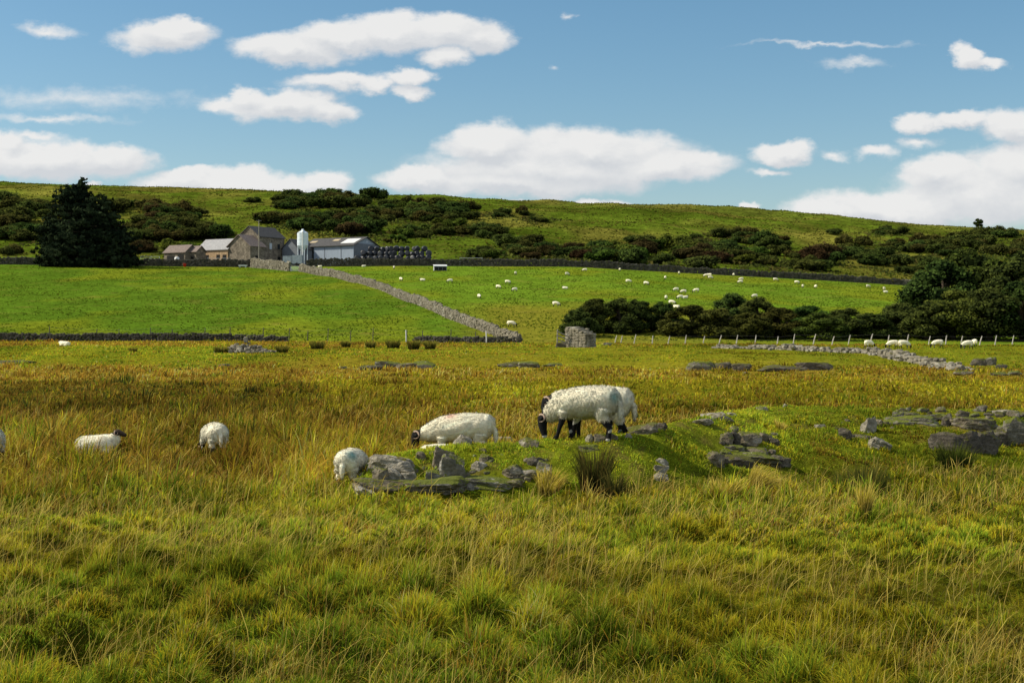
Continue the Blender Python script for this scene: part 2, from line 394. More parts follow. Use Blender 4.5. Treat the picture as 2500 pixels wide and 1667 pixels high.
# colours ------------------------------------------------------------
def C(*a): return np.array(a, float)
GRN = C(.235, .295, .016); LUSH = C(.14, .235, .013); YEL = C(.46, .385, .016); STR = C(.66, .51, .11); BRN = C(.27, .145, .022); ORG = C(.40, .22, .028); RUSH = C(.075, .095, .022)
def zonew(x, y):
    """weights green/lush/yellow/straw/brown/orange/rush for the moor"""
    d = np.maximum(y, 2); px = 1250 + x / d * F; kn = knoll(x, y)
    n1 = fbm(x / (1.6 + d * .05), y / (2.2 + d * .14), 51, 3); n2 = fbm(x / (4 + d * .1), y / (5 + d * .25), 57, 3); n3 = fbm(x / .8, y / .9, 59, 2)
    near = 1 - sst(13, 17, d)
    # foreground: greens and yellows
    fg = np.stack([.95 + 0 * x, .75 + 1.2 * sst(.48, .6, n1), 1.0 + .9 * sst(.45, .3, n1), .06 + .25 * sst(.52, .66, n2), .14 + .4 * sst(.5, .64, n3), .10 + .3 * sst(.52, .66, n2), .1 + 0 * x])
    fg[1] += sst(.52, .62, n3) * .6
    # tall moor: orange-brown on the left, yellow to the right
    left = sst(1500, 500, px)
    brown = np.stack([.4 + .3 * (1 - left), .15 + .5 * sst(.52, .62, n1), .95 + .5 * (1 - left), .24 + 0 * x, .25 + .25 * left + .55 * left * sst(.45, .62, n2), .6 + .35 * left, .15 + .5 * left * sst(.52, .64, n1)])
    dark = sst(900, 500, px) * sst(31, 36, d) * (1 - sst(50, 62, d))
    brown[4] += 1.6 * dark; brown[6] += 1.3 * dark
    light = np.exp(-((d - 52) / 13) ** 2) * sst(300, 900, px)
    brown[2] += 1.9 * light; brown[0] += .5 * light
    # green ridge with the ledges
    rt = sst(700, 1100, px); b1_ = rt * sst(27, 31, d) * (1 - sst(41, 48, d + 8 * (n2 - .5))); b3_ = sst(58, 62, d + 8 * (n1 - .5)) * (1 - sst(72, 76, d))
    brown[4] += .55 * b1_; brown[5] += .7 * b1_; brown[2] -= .5 * b1_
    brown[5] += .9 * b3_; brown[3] += .5 * b3_; brown[4] += .35 * b3_; brown[0] *= 1 - .6 * b3_
    brown = np.maximum(brown, .02)
    ridge = np.stack([1.3 + 0 * x, .9 + .9 * sst(.45, .6, n1), 1.0 + 0 * x, .08 + 0 * x, .08 + .3 * sst(.52, .65, n2), .25 + .5 * sst(.5, .62, n2), .08 + 0 * x])
    far_b = np.stack([.4 + 0 * x, .1 + 0 * x, .6 + 0 * x, .1 + 0 * x, .8 + 0 * x, .9 + 0 * x, .1 + 0 * x])
    w2 = sst(73, 82, d + 6 * (n1 - .5)); w3 = sst(118, 128, d + 14 * (n2 - .5)) * sst(1500, 1000, px) + sst(128, 136, d + 10 * (n2 - .5)) * sst(1300, 1600, px) * .8
    mid = sst(13.5, 18, d + 5 * (n2 - .5) - 1.5 * sst(1200, 500, px))
    W = fg * (1 - mid) + brown * mid
    W = W * (1 - w2) + ridge * w2
    W = W * (1 - w3) + far_b * w3
    turf = np.stack([1.7 + 0 * x, 1.1 + 0 * x, .55 + 0 * x, .02 + 0 * x, .05 + .7 * sst(.56, .68, n3), .02 + 0 * x, .04 + 0 * x])
    rg = sst(1800, 2080, px) * sst(14.5, 16.5, d) * (1 - sst(21.5, 23.5, d)); W[3] = W[3] * (1 - .85 * rg); W[5] = W[5] * (1 - .6 * rg); W[1] = W[1] + 1.3 * rg; W[6] = W[6] + .7 * rg
    ho = sst(.3, .8, hole(x, y)); W[6] = W[6] + 1.6 * ho; W[1] = W[1] + 1.0 * ho; W[2:6] = W[2:6] * (1 - .75 * ho)  # darker grass colours weighted into the hollows, painting their shade
    k2 = sst(.0, .09, kn)
    W = W * (1 - k2) + turf * k2
    return W
PAL = np.stack([GRN, LUSH, YEL, STR, BRN, ORG, RUSH])
def shade_var(x, y):
    """broad differences between lighter and darker stands of grass"""
    d = np.maximum(y, 2); px = 1250 + x / d * F
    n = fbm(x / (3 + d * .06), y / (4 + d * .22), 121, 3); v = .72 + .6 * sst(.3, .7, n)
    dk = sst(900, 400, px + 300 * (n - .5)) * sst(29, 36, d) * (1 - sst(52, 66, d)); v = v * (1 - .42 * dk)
    v = v * (.76 + .48 * sst(.3, .7, fbm(x / (.5 + d * .02), y / (.6 + d * .04), 125, 2))); return np.where(d < 14, 1 + .9 * (v - 1), v)
def moor_mean(x, y):
    W = zonew(x, y); W = W / W.sum(0)
    return np.tensordot(W, PAL, axes=(0, 0))
DG = [(615, 343), (720, 318), (800, 296), (960, 240), (1000, 222), (1100, 188), (1200, 166), (1270, 154)]
def DIAG(d): return np.interp(d, [p[1] for p in DG[::-1]], [p[0] for p in DG[::-1]])
def ground_col(x, y):
    d = np.maximum(y, 2); px = 1250 + x / d * F
    moor = moor_mean(x, y) * (.30 + .35 * sst(30, 90, d))[..., None]  # grass colour darkened on the ground, painted shade in gaps between blades
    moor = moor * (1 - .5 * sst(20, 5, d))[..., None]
    kn = sst(.1, .4, knoll(x, y)); ea = (.55 * kn * sst(.56, .66, fbm(x / .28, y / .35, 77, 4)))[..., None]
    moor = moor * (1 + .9 * kn[..., None]); moor = moor * (1 - ea) + C(.13, .075, .035) * ea
    n = fbm(x / 14, y / 22, 71, 4)[..., None]; n2 = fbm(x / 5, y / 8, 73, 3)[..., None]
    lft = sst(10, -10, px - DIAG(d))[..., None]
    g0 = C(.135, .222, .016) * (1 - lft) + C(.092, .165, .012) * lft  # left pasture darkened, weaker grazing sun painted into its colour
    fld = g0 * (1 - .5 * (n2 - .5)) + (C(.19, .22, .014) - g0) * sst(.45, .72, n) * .8
    # drier, browner foot of the right hand pasture
    rf = (sst(1050, 1250, px) * sst(225, 200, d + 30 * (n[..., 0] - .5)) * sst(2100, 1500, px))[..., None]
    fld = fld * (1 - .75 * rf) + C(.23, .19, .022) * .75 * rf
    lf = (sst(700, 200, px) * sst(175, 162, d))[..., None]; fld = fld * (1 - .25 * lf)
    h1 = fbm(x / 40, y / 60, 81, 4)[..., None]; h2 = fbm(x / 12, y / 25, 83, 3)[..., None]
    hil = (C(.085, .125, .010) + (C(.17, .15, .026) - C(.085, .125, .010)) * sst(.48, .7, h1) * .8) * (1 + 1.3 * (h2 - .5))
    top = (sst(640, 780, d) * sst(1100, 1500, px))[..., None]; hil = hil * (1 - .5 * top) + C(.2, .165, .04) * .5 * top
    w1 = sst(-1.5, 1.5, d - dfence(px))[..., None]; w2 = sst(344, 348, d)[..., None]
    c = moor * (1 - w1) + fld * w1
    c = c * (1 - w2) + hil * w2
    yard = (np.exp(-((d - 362) / 14) ** 4) * sst(300, 400, px) * sst(1080, 1000, px))[..., None]
    return c * (1 - .8 * yard) + C(.12, .1, .06) * .8 * yard

def build_ground():
    nr, nc = 760, 430
    d = np.exp(np.linspace(math.log(2.5), math.log(5800), nr)); u = np.linspace(-.78, .78, nc)
    Y = np.repeat(d[:, None], nc, 1); Xg = Y * u[None, :]
    Z = H(Xg, Y)
    V = np.stack([Xg, Y, Z], -1).reshape(-1, 3)
    cols = ground_col(Xg, Y).reshape(-1, 3)
    i = np.arange(nr - 1)[:, None] * nc + np.arange(nc - 1)[None, :]
    Q = np.stack([i, i + 1, i + nc + 1, i + nc], -1).reshape(-1, 4)
    cx = V[Q].mean(1); px = 1250 + cx[:, 0] / cx[:, 1] * F
    df = dfence(px)
    zone = np.where(cx[:, 1] < df, 0, np.where(cx[:, 1] < 346, np.where(px < DIAG(cx[:, 1]), 1, 2), 3))
    for k, (nm, mt) in enumerate((('moor_ground', 'moor'), ('pasture_field', 'field'), ('pasture_field', 'field'), ('hill', 'hill'))):
        q = Q[zone == k]; us, inv = np.unique(q, return_inverse=True)
        me = quads_mesh(nm, V[us], inv.reshape(-1, 4), cols[us], True)
        tag(mobj(nm, me, M[mt]), kind='structure')
DG = [(615, 343), (720, 318), (800, 296), (960, 240), (1000, 222), (1100, 188), (1200, 166), (1270, 154)]
def DIAG(d): return np.interp(d, [p[1] for p in DG[::-1]], [p[0] for p in DG[::-1]])
build_ground()

# ------------------------------------------------------------------ rocks
def ico(sub):
    import bmesh
    bm = bmesh.new(); bmesh.ops.create_icosphere(bm, subdivisions=sub, radius=1)
    V = np.array([v.co[:] for v in bm.verts]); Fc = np.array([[v.index for v in f.verts] for f in bm.faces]); bm.free()
    return V / np.linalg.norm(V, axis=1)[:, None], Fc
ICO = {k: ico(k) for k in (1, 2, 3, 4, 5)}
def n3(P, s, sc):
    return (vn(P[:, 0] * sc + P[:, 2] * sc * .7, P[:, 1] * sc - P[:, 2] * sc * .6, s) + vn(P[:, 1] * sc + 5, P[:, 2] * sc * 1.3 + P[:, 0] * .4 * sc, s + 9)) * .5 - .5
def rock_verts(seed, dims, sub=4, planes=13, rough=.05):
    r_ = np.random.default_rng(seed); D, Fc = ICO[sub]
    nrm = r_.normal(size=(planes, 3)); nrm /= np.linalg.norm(nrm, axis=1)[:, None]
    ax = np.array([[1, 0, 0], [-1, 0, 0], [0, 1, 0], [0, -1, 0], [0, 0, 1], [0, 0, -1.]]) + r_.normal(0, .24, (6, 3))
    ax /= np.linalg.norm(ax, axis=1)[:, None]
    nn = np.vstack([ax, nrm]); off = np.concatenate([r_.uniform(.72, .9, 6), r_.uniform(.78, 1.1, planes)])
    dots = D @ nn.T
    rr = np.where(dots > 1e-3, off[None, :] / np.maximum(dots, 1e-3), 9).min(1)
    P = D * np.minimum(rr, 1.3)[:, None]
    rough = .125
    P = P * (1 + rough * 2.4 * n3(P, seed, 2.2) + rough * 1.5 * n3(P, seed + 3, 6) + rough * .8 * n3(P, seed + 5, 15))[:, None]
    return P * (np.array(dims) * .5 / .8)[None, :], Fc
ROCKXY = []
def rock(px, py, w, h, mat, label, name='rock', cat='rock', dep=.8, seed=None, tilt=0, sub=4, group=None, dmin=5.0, rz=None, sink=.5):
    seed = seed or int(px * 7 + py * 13)
    x, y, z = at(px, py, dmin); k = y / F
    W_, H_ = w * k, h * k * .82; D_ = max(W_ * dep, H_ * .7)
    P, Fc = rock_verts(seed, (W_, D_, H_ * (1 + sink)), sub)
    r_ = random.Random(seed); a = (r_.uniform(-.35, .35) if rz is None else rz)
    Rm = np.array(Matrix.Rotation(a, 3, 'Z') @ Matrix.Rotation(tilt, 3, 'Y'))
    P = P @ Rm.T
    me = quads_mesh(name, P, Fc, None, False)
    yy = y + D_ * .42
    o = mobj(name, me, M[mat], None, (x * yy / y, yy, z + H_ * .5 - H_ * sink * .5))
    ROCKXY.append((x * yy / y, yy, W_ * .5, D_ * .5, z + H_))
    return tag(o, label, cat, group)

# (px, row of foot, width px, height px, material, label)
RK = [
 (945, 1200, 140, 30, 'rock', 'long low layered ledge that the broad grey slab lies on', .5, .03),
 (1066, 1198, 140, 30, 'rock_mossy', 'low mossy ledge that carries the tallest outcrop block', .5, -.03),
 (1190, 1190, 150, 27, 'rock_mossy', 'long half-buried mossy ledge in the front of the knoll', .5, .02),
 (1300, 1172, 90, 24, 'rock', 'low half-buried ledge just left of the tall dark rushes', .5, -.02),
 (1820, 1122, 130, 20, 'rock_mossy', 'long half-buried ledge between the two rows of grey blocks', .5, .02),
 (2230, 1036, 120, 22, 'rock_mossy', 'mossy ledge sunk in the turf left of the dark hollow', .5, .02),
 (962, 1158, 116, 46, 'rock_pale', 'broad flat grey slab at the left end of the rocky outcrop', .9, .06),
 (930, 1180, 30, 36, 'rock', 'upright dark-faced block under the left edge of the broad grey slab', .8, 0),
 (962, 1182, 36, 34, 'rock_pale', 'squarish pinkish-grey block below the middle of the broad slab', .8, .1),
 (994, 1180, 32, 30, 'rock_pale', 'pale cracked block below the right end of the broad slab', .8, -.1),
 (1058, 1180, 42, 32, 'rock_mossy', 'dark block with a mossy top beside the tallest outcrop block', .8, -.05),
 (1076, 1144, 42, 54, 'rock', 'grey block with a slanting top above the dark mossy block', .8, .15),
 (1104, 1177, 50, 68, 'rock_mossy', 'tallest outcrop block with a white-streaked dark face', .7, .05),
 (1027, 1121, 24, 20, 'rock', 'small dark stone on the back of the slab by the lying lamb', .8, 0),
 (1131, 1087, 34, 24, 'rock_pale', 'tilted stone with orange lichen below the belly of the grazing ewe', .7, .5),
 (1170, 1148, 34, 22, 'rock_pale', 'whitish flat stone lying in moss right of the tallest block', .8, .25),
 (1183, 1130, 26, 21, 'rock', 'grey stone just above the whitish flat stone in the moss', .8, .1),
 (1252, 1168, 46, 34, 'rock', 'layered grey stone in the shaded front of the knoll', .8, -.1),
 (1330, 1164, 36, 36, 'rock_mossy', 'rounded grey boulder with moss right of the layered stone', .8, 0),
 (1133, 1174, 30, 22, 'rock', 'small angular stone at the right foot of the tallest block', .8, 0),
 (1130, 1192, 46, 18, 'rock_pale', 'flat pale stone in the turned earth below the tallest block', 1, 0),
 (1067, 1199, 26, 18, 'rock', 'small grey stone at the very front edge of the outcrop', .8, 0),
 (1018, 1194, 20, 15, 'rock', 'little grey stone in the grass edge before the mossy block', .8, 0),
 (896, 1211, 58, 26, 'rock_pale', 'low pale slab running out to the left tip of the outcrop', 1, .3),
 (940, 1196, 54, 22, 'rock_pale', 'flat whitish stone between the left tip and the dark-faced block', 1, .05),
 (1256, 1188, 54, 20, 'rock', 'flat reddish-brown stone under the layered grey stone', 1, 0),
 (1224, 1079, 62, 12, 'rock_pale', 'thin pale slab on the knoll top between the two ewes', .8, 0),
 (1293, 1091, 42, 20, 'rock', 'dark wedge-shaped stone on the turf left of the grazing head', .8, .2),
 (1440, 1080, 17, 20, 'rock_pale', 'small pale cube of stone beside the hind hooves', .8, 0),
 (1463, 1080, 24, 22, 'rock', 'grey stone between the hind legs of the front ewe', .8, .2),
 (1490, 1076, 28, 18, 'rock', 'mottled brown stone behind the hind hooves', .8, 0),
 (1568, 1060, 62, 24, 'rock', 'long grey stone on the knoll right of the standing ewes', .6, -.12),
 (1610, 1049, 30, 18, 'rock_dark', 'dark stone at the upper end of the long grey stone', .8, 0),
 (1534, 1068, 14, 10, 'rock_pale', 'small pale stone left of the long grey stone', .8, 0),
 (1438, 1101, 46, 17, 'rock_mossy', 'sunken flat stone in the turf below the ewes', .8, 0),
 (1716, 1036, 44, 14, 'rock_pale', 'lower pale pavement slab at the shoulder of the knoll', 1, -.1),
 (1742, 1024, 66, 15, 'rock_pale', 'long pale pavement slab at the shoulder of the knoll', 1, -.1),
 (1772, 1028, 26, 11, 'rock_pale', 'short pale slab in front of the long pavement slab', 1, 0),
 (1785, 1016, 22, 9, 'rock_pale', 'uppermost pale slab at the end of the pavement', 1, 0),
 (1861, 1001, 26, 11, 'rock', 'peaked grey stone on the crest of the knoll', .8, .1),
 (1917, 994, 10, 8, 'rock_pale', 'lone white pebble on the knoll crest', .8, 0),
 (1774, 1085, 28, 30, 'rock', 'left block of the upper row of grey blocks in the slope', .8, .1),
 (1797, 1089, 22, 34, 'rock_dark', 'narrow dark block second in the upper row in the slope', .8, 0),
 (1829, 1089, 50, 32, 'rock', 'wide mottled block in the middle of the upper row', .7, .05),
 (1866, 1079, 32, 24, 'rock', 'right block of the upper row beside the straw tuft', .8, -.1),
 (1790, 1101, 58, 15, 'rock_mossy', 'low ledge stone under the upper row of blocks', .7, 0),
 (1846, 1117, 54, 25, 'rock', 'grey ledge block right of the low ledge stone', .7, .05),
 (1746, 1136, 40, 36, 'rock', 'left end block of the lower dark ledge', .8, .1),
 (1800, 1140, 76, 30, 'rock_dark', 'long dark shaded stone of the lower ledge', .6, 0),
 (1614, 1133, 25, 16, 'rock_pale', 'bright white stone on the knoll front above the layered pile', .8, .2),
 (1612, 1154, 30, 20, 'rock_pale', 'upper stone of the pale layered pile below the white stone', .8, 0),
 (1614, 1175, 36, 19, 'rock_pale', 'lower stone of the pale layered pile in the grass', .8, 0),
 (1900, 1141, 50, 30, 'rock_dark', 'dark earthy stone at the right end of the lower ledge', .7, 0),
 (2063, 1073, 30, 30, 'rock_dark', 'dark layered stack of stone left of the bright jagged stone', .8, 0),
 (2120, 1056, 32, 36, 'rock_pale', 'jagged upright pale stone on the right slope of the knoll', .7, .3),
 (2148, 1096, 50, 26, 'rock_pale', 'white-topped boulder with a dark underside on the right slope', .7, .2),
 (2102, 1071, 32, 12, 'rock', 'flat pinkish stone between the jagged and white-topped stones', .9, 0),
 (2218, 1022, 50, 17, 'rock', 'thin grey ledge stone at the upper left of the dark hollow', .7, -.06),
 (2272, 1025, 66, 14, 'rock_dark', 'long dark ledge stone above the dark hollow', .7, 0),
 (2312, 1042, 26, 30, 'rock_dark', 'narrow black pillar of rock at the left of the overhang', .8, 0),
 (2380, 1046, 120, 30, 'rock', 'layered sunlit lip of rock over the dark overhang', .6, .04),
 (2306, 1100, 66, 50, 'rock_dark', 'left part of the shaded rock face below the sunlit lip', .5, .06),  # dark material on these faces paints the shadow below the lip
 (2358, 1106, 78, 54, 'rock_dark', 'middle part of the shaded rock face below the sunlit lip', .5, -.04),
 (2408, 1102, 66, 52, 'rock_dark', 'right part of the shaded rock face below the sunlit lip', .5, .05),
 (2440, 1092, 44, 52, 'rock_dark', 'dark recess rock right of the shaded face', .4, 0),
 (2486, 1088, 84, 66, 'rock_mossy', 'tall layered rock at the right edge of the picture', .6, .05),
 (2452, 1012, 60, 12, 'rock_pale', 'thin pale capping slab near the right edge on the crest', .9, 0),
 (2000, 1045, 22, 10, 'rock_pale', 'small white flat stone in the green turf of the knoll', .8, 0),
]
for a in RK: rock(a[0], a[1], a[2], a[3], a[4], a[5], dep=a[6], tilt=a[7], group='stones of the foreground outcrop')
def rubble(zone, n, lo, hi, mats, label, group, seed):
    r_ = random.Random(seed)
    for i in range(n):
        (ax, ay, bx, by), = r_.choices(zone, weights=[abs((q[2] - q[0]) * (q[3] - q[1])) for q in zone])
        w = r_.uniform(lo, hi); rock(r_.uniform(ax, bx), r_.uniform(ay, by), w, w * r_.uniform(.4, .8), r_.choice(mats), label, 'small_stone', 'stone', seed=seed * 100 + i, sub=3, group=group, tilt=r_.uniform(-.3, .3))
rubble([(880, 1150, 1010, 1205), (1000, 1150, 1150, 1200), (1030, 1100, 1080, 1150)], 40, 8, 22, ['rock', 'rock_dark', 'rock', 'rock_mossy'], 'small stone packed between the big blocks of the left outcrop', 'small stones of the left outcrop', 3)
rubble([(1150, 1100, 1340, 1190)], 22, 8, 24, ['rock', 'rock_mossy', 'rock_dark'], 'small stone in the mossy front of the knoll left of the tall rushes', 'small stones of the knoll front', 4)
rubble([(1740, 1050, 1900, 1140)], 26, 9, 26, ['rock', 'rock_dark', 'rock_mossy'], 'small stone among the ledge blocks in the knoll slope', 'small stones of the ledges', 6)
rubble([(2030, 1015, 2190, 1095)], 18, 7, 18, ['rock', 'rock_mossy', 'rock_dark'], 'small stone scattered around the jagged pale stone', 'small stones of the right slope', 7)
rubble([(2190, 1003, 2500, 1030)], 26, 10, 30, ['rock', 'rock_dark', 'rock_mossy'], 'small stone along the broken top edge above the dark overhang', 'small stones above the overhang', 8)
# stones across the middle moor
MID = [
 (945, 899, 54, 20, 'rock', 'left ledge rock of the group in the middle moor'), (990, 902, 46, 20, 'rock_pale', 'pale ledge rock in the middle of the group in the middle moor'), (1034, 900, 52, 18, 'rock', 'mossy right ledge rock of the group in the middle moor'),
 (905, 902, 60, 12, 'rock_dark', 'low dark ledge left of the grey ledge group'), (1245, 896, 56, 13, 'rock_dark', 'low dark ledge rock behind the lying lamb and ewe'), (1290, 897, 52, 17, 'rock', 'small grey ledge rock left of the standing ewes'), (1350, 896, 40, 11, 'rock', 'small flat rock behind the standing ewes'),
 (1712, 904, 74, 25, 'rock', 'dark ledge with white-streaked face right of the ewes'), (1760, 903, 54, 22, 'rock_dark', 'black right half of the white-streaked ledge'), (1810, 905, 50, 18, 'rock_dark', 'low dark rock right of the white-streaked ledge'),
 (1900, 906, 90, 16, 'rock_dark', 'long low dark ledge before the tumbled wall'), (1990, 903, 80, 20, 'rock_dark', 'long dark undercut ledge before the tumbled wall'),
 (2390, 893, 30, 20, 'rock_dark', 'left boulder of the pair near the end of the tumbled wall'), (2418, 891, 30, 24, 'rock', 'big pale-topped boulder near the end of the tumbled wall'), (2446, 899, 26, 12, 'rock_dark', 'low dark stone right of the boulder pair'),
 (2350, 915, 40, 11, 'rock_pale', 'flat white stone at the foot of the tumbled wall'), (2440, 917, 34, 10, 'rock', 'small dark and white stones right of the tumbled wall foot'), (2478, 915, 30, 10, 'rock', 'small stone near the right edge of the moor'),
 (545, 895, 24, 8, 'rock_pale', 'small pale flat stone in the green strip below the cairn'), (840, 901, 14, 8, 'rock_pale', 'tiny pale stone at the end of the dark ledge'), (40, 888, 90, 9, 'rock_dark', 'long low dark bank edge at the far left of the moor'),
 (1370, 848, 24, 16, 'rock_dark', 'dark stone left of the ruined pillar'), (1820, 912, 14, 5, 'rock_pale', 'tiny pale stone below the white-streaked ledge'), (1485, 843, 22, 9, 'rock', 'pale stone right of the ruined pillar'),
]
for a in MID: rock(a[0], a[1], a[2], a[3] * .95, {'rock_pale': 'rock', 'rock': 'rock_mossy'}.get(a[4], a[4]), a[5], dep=.5, sub=3, dmin=40, sink=.3, group='stones on the middle moor', rz=0)

# ------------------------------------------------------------------ drystone walls
def stones_mesh(name, items, sub=1):
    """items: centre, dims, rot, seed -> one mesh"""
    D, Fc = ICO[sub]; Vs = []; Fs = []; n = 0
    for (c, dm, a, s) in items:
        r_ = np.random.default_rng(s)
        P = np.sign(D) * np.abs(D) ** .5 * (1 + r_.uniform(-.16, .16, (len(D), 1))) * np.array(dm) * .5
        ca, sa = math.cos(a), math.sin(a); t = r_.normal(0, .12)
        P = np.stack([P[:, 0], P[:, 1], P[:, 2] + t * P[:, 0]], 1)
        P = np.stack([P[:, 0] * ca - P[:, 1] * sa, P[:, 0] * sa + P[:, 1] * ca, P[:, 2]], 1) + np.array(c)
        Vs.append(P); Fs.append(Fc + n); n += len(D)
    return quads_mesh(name, np.vstack(Vs), np.vstack(Fs), None, False)
def drywall(name, pts, hgt, thick, mat, label, size=.42, seed=1, tumbled=0.0, cope=True, sub=1):
    """pts: list of world (x, y); hgt: height or list of heights"""
    pts = np.array(pts, float); seg = np.linalg.norm(np.diff(pts, axis=0), axis=1); cum = np.concatenate([[0], np.cumsum(seg)])
    L = cum[-1]; r_ = np.random.default_rng(seed); items = []
    hh = np.full(len(pts), hgt) if np.isscalar(hgt) else np.array(hgt)
    s = 0
    while s < L:
        w = size * r_.uniform(.7, 1.4); m = s + w / 2
        x = np.interp(m, cum, pts[:, 0]); y = np.interp(m, cum, pts[:, 1]); h = np.interp(m, cum, hh) * (1 + .13 * (vn(m / 2.3, 0, seed) - .5) * 2)
        j = min(np.searchsorted(cum, m), len(pts) - 1); dv = pts[j] - pts[j - 1]; a = math.atan2(dv[1], dv[0])
        z0 = Hs(x, y); z = -.1
        nx, ny = -math.sin(a), math.cos(a)
        if tumbled:
            h *= max(.25, 1 + tumbled * (vn(m / 1.7, 3, seed) - .55) * 2.2)
        # core and two faces, course by course
        while z < h:
            ch = size * r_.uniform(.42, .68); tk = thick * (1 - .35 * z / max(h, .1))
            for sd in (-1, 1):
                off = sd * tk * .28 + r_.normal(0, .05) * (1 + 3 * tumbled)
                sh = r_.uniform(-.3, .3) * w
                items.append(((x + nx * off + math.cos(a) * sh, y + ny * off + math.sin(a) * sh, z0 + z + ch * .5), (w * 1.08, tk * .62, ch * 1.15), a + r_.normal(0, .1 + .6 * tumbled), int(r_.integers(1e9))))
            z += ch
        if cope and not tumbled and r_.random() < .85:
            items.append(((x, y, z0 + z + .02), (w * 1.05, thick * .55, size * r_.uniform(.4, .8)), a + r_.normal(0, .15), int(r_.integers(1e9))))
        if tumbled and r_.random() < .75:
            for q in range(2):
                off = r_.normal(0, thick * .8)
                items.append(((x + nx * off, y + ny * off, z0 + size * .15), (w * .8, w * .7, size * .55), r_.uniform(0, 3), int(r_.integers(1e9))))
        s += w * .92
    me = stones_mesh(name, items, sub)
    return tag(mobj(name, me, M[mat]), label, 'stone wall')
def wp(px, d): return (X(px, d), d)
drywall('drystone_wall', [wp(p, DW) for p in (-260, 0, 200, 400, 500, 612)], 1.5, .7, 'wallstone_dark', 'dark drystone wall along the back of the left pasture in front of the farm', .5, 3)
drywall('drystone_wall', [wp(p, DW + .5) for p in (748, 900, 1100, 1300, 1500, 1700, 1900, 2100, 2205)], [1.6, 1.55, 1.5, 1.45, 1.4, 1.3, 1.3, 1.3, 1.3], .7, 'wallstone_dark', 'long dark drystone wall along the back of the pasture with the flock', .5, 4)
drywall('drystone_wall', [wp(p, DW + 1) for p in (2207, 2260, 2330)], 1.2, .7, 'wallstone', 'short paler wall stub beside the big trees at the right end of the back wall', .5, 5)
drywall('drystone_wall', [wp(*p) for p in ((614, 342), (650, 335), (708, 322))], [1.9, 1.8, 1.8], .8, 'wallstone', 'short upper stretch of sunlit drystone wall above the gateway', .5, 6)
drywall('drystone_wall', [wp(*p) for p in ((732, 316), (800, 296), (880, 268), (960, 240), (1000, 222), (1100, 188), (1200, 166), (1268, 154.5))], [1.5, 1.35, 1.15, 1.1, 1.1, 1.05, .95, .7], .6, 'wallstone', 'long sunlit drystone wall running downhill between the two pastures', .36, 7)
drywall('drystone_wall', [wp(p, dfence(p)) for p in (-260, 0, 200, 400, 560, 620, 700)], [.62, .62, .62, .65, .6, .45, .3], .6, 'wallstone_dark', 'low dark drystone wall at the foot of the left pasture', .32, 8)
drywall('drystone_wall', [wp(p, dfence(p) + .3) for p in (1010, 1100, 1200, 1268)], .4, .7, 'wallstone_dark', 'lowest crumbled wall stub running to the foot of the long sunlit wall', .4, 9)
TW = [(1760, 850), (1800, 851), (1830, 851), (1850, 852), (1910, 853), (1960, 856), (2030, 858), (2108, 862), (2159, 868), (2210, 878), (2278, 891), (2346, 904)]
drywall('tumbled_stone_wall', [at(p, q, 60)[:2] for p, q in TW], [.06, .12, .05, .14, .14, .17, .18, .2, .2, .22, .22, .16], .7, 'wallstone', 'tumbled line of loose grey stones crossing the moor below the fence', .36, 10, .9, sub=2)
# cairn
def cairn():
    x, y, z = at(600, 862, 60); items = []; r_ = np.random.default_rng(5)
    for i in range(150):
        rr = 1.7 * math.sqrt(r_.random()) ; a = r_.uniform(0, 6.28); px_, py_ = rr * 1.25 * math.cos(a), rr * .8 * math.sin(a)
        hh = max(0, 1.0 - rr / 1.7) * .8 * r_.uniform(.3, 1)
        sz = r_.uniform(.2, .42)
        items.append(((px_, py_, hh + .05), (sz, sz * .8, sz * .6), r_.uniform(0, 3), int(r_.integers(1e9))))
    items.append(((0, 0, .95), (.3, .3, .4), 0, 4))
    o = mobj('cairn', stones_mesh('cairn', items, 2), M['wallstone'], None, (x, y, z)); tag(o, 'small conical heap of grey stones in front of the low dark wall', 'cairn')
cairn()
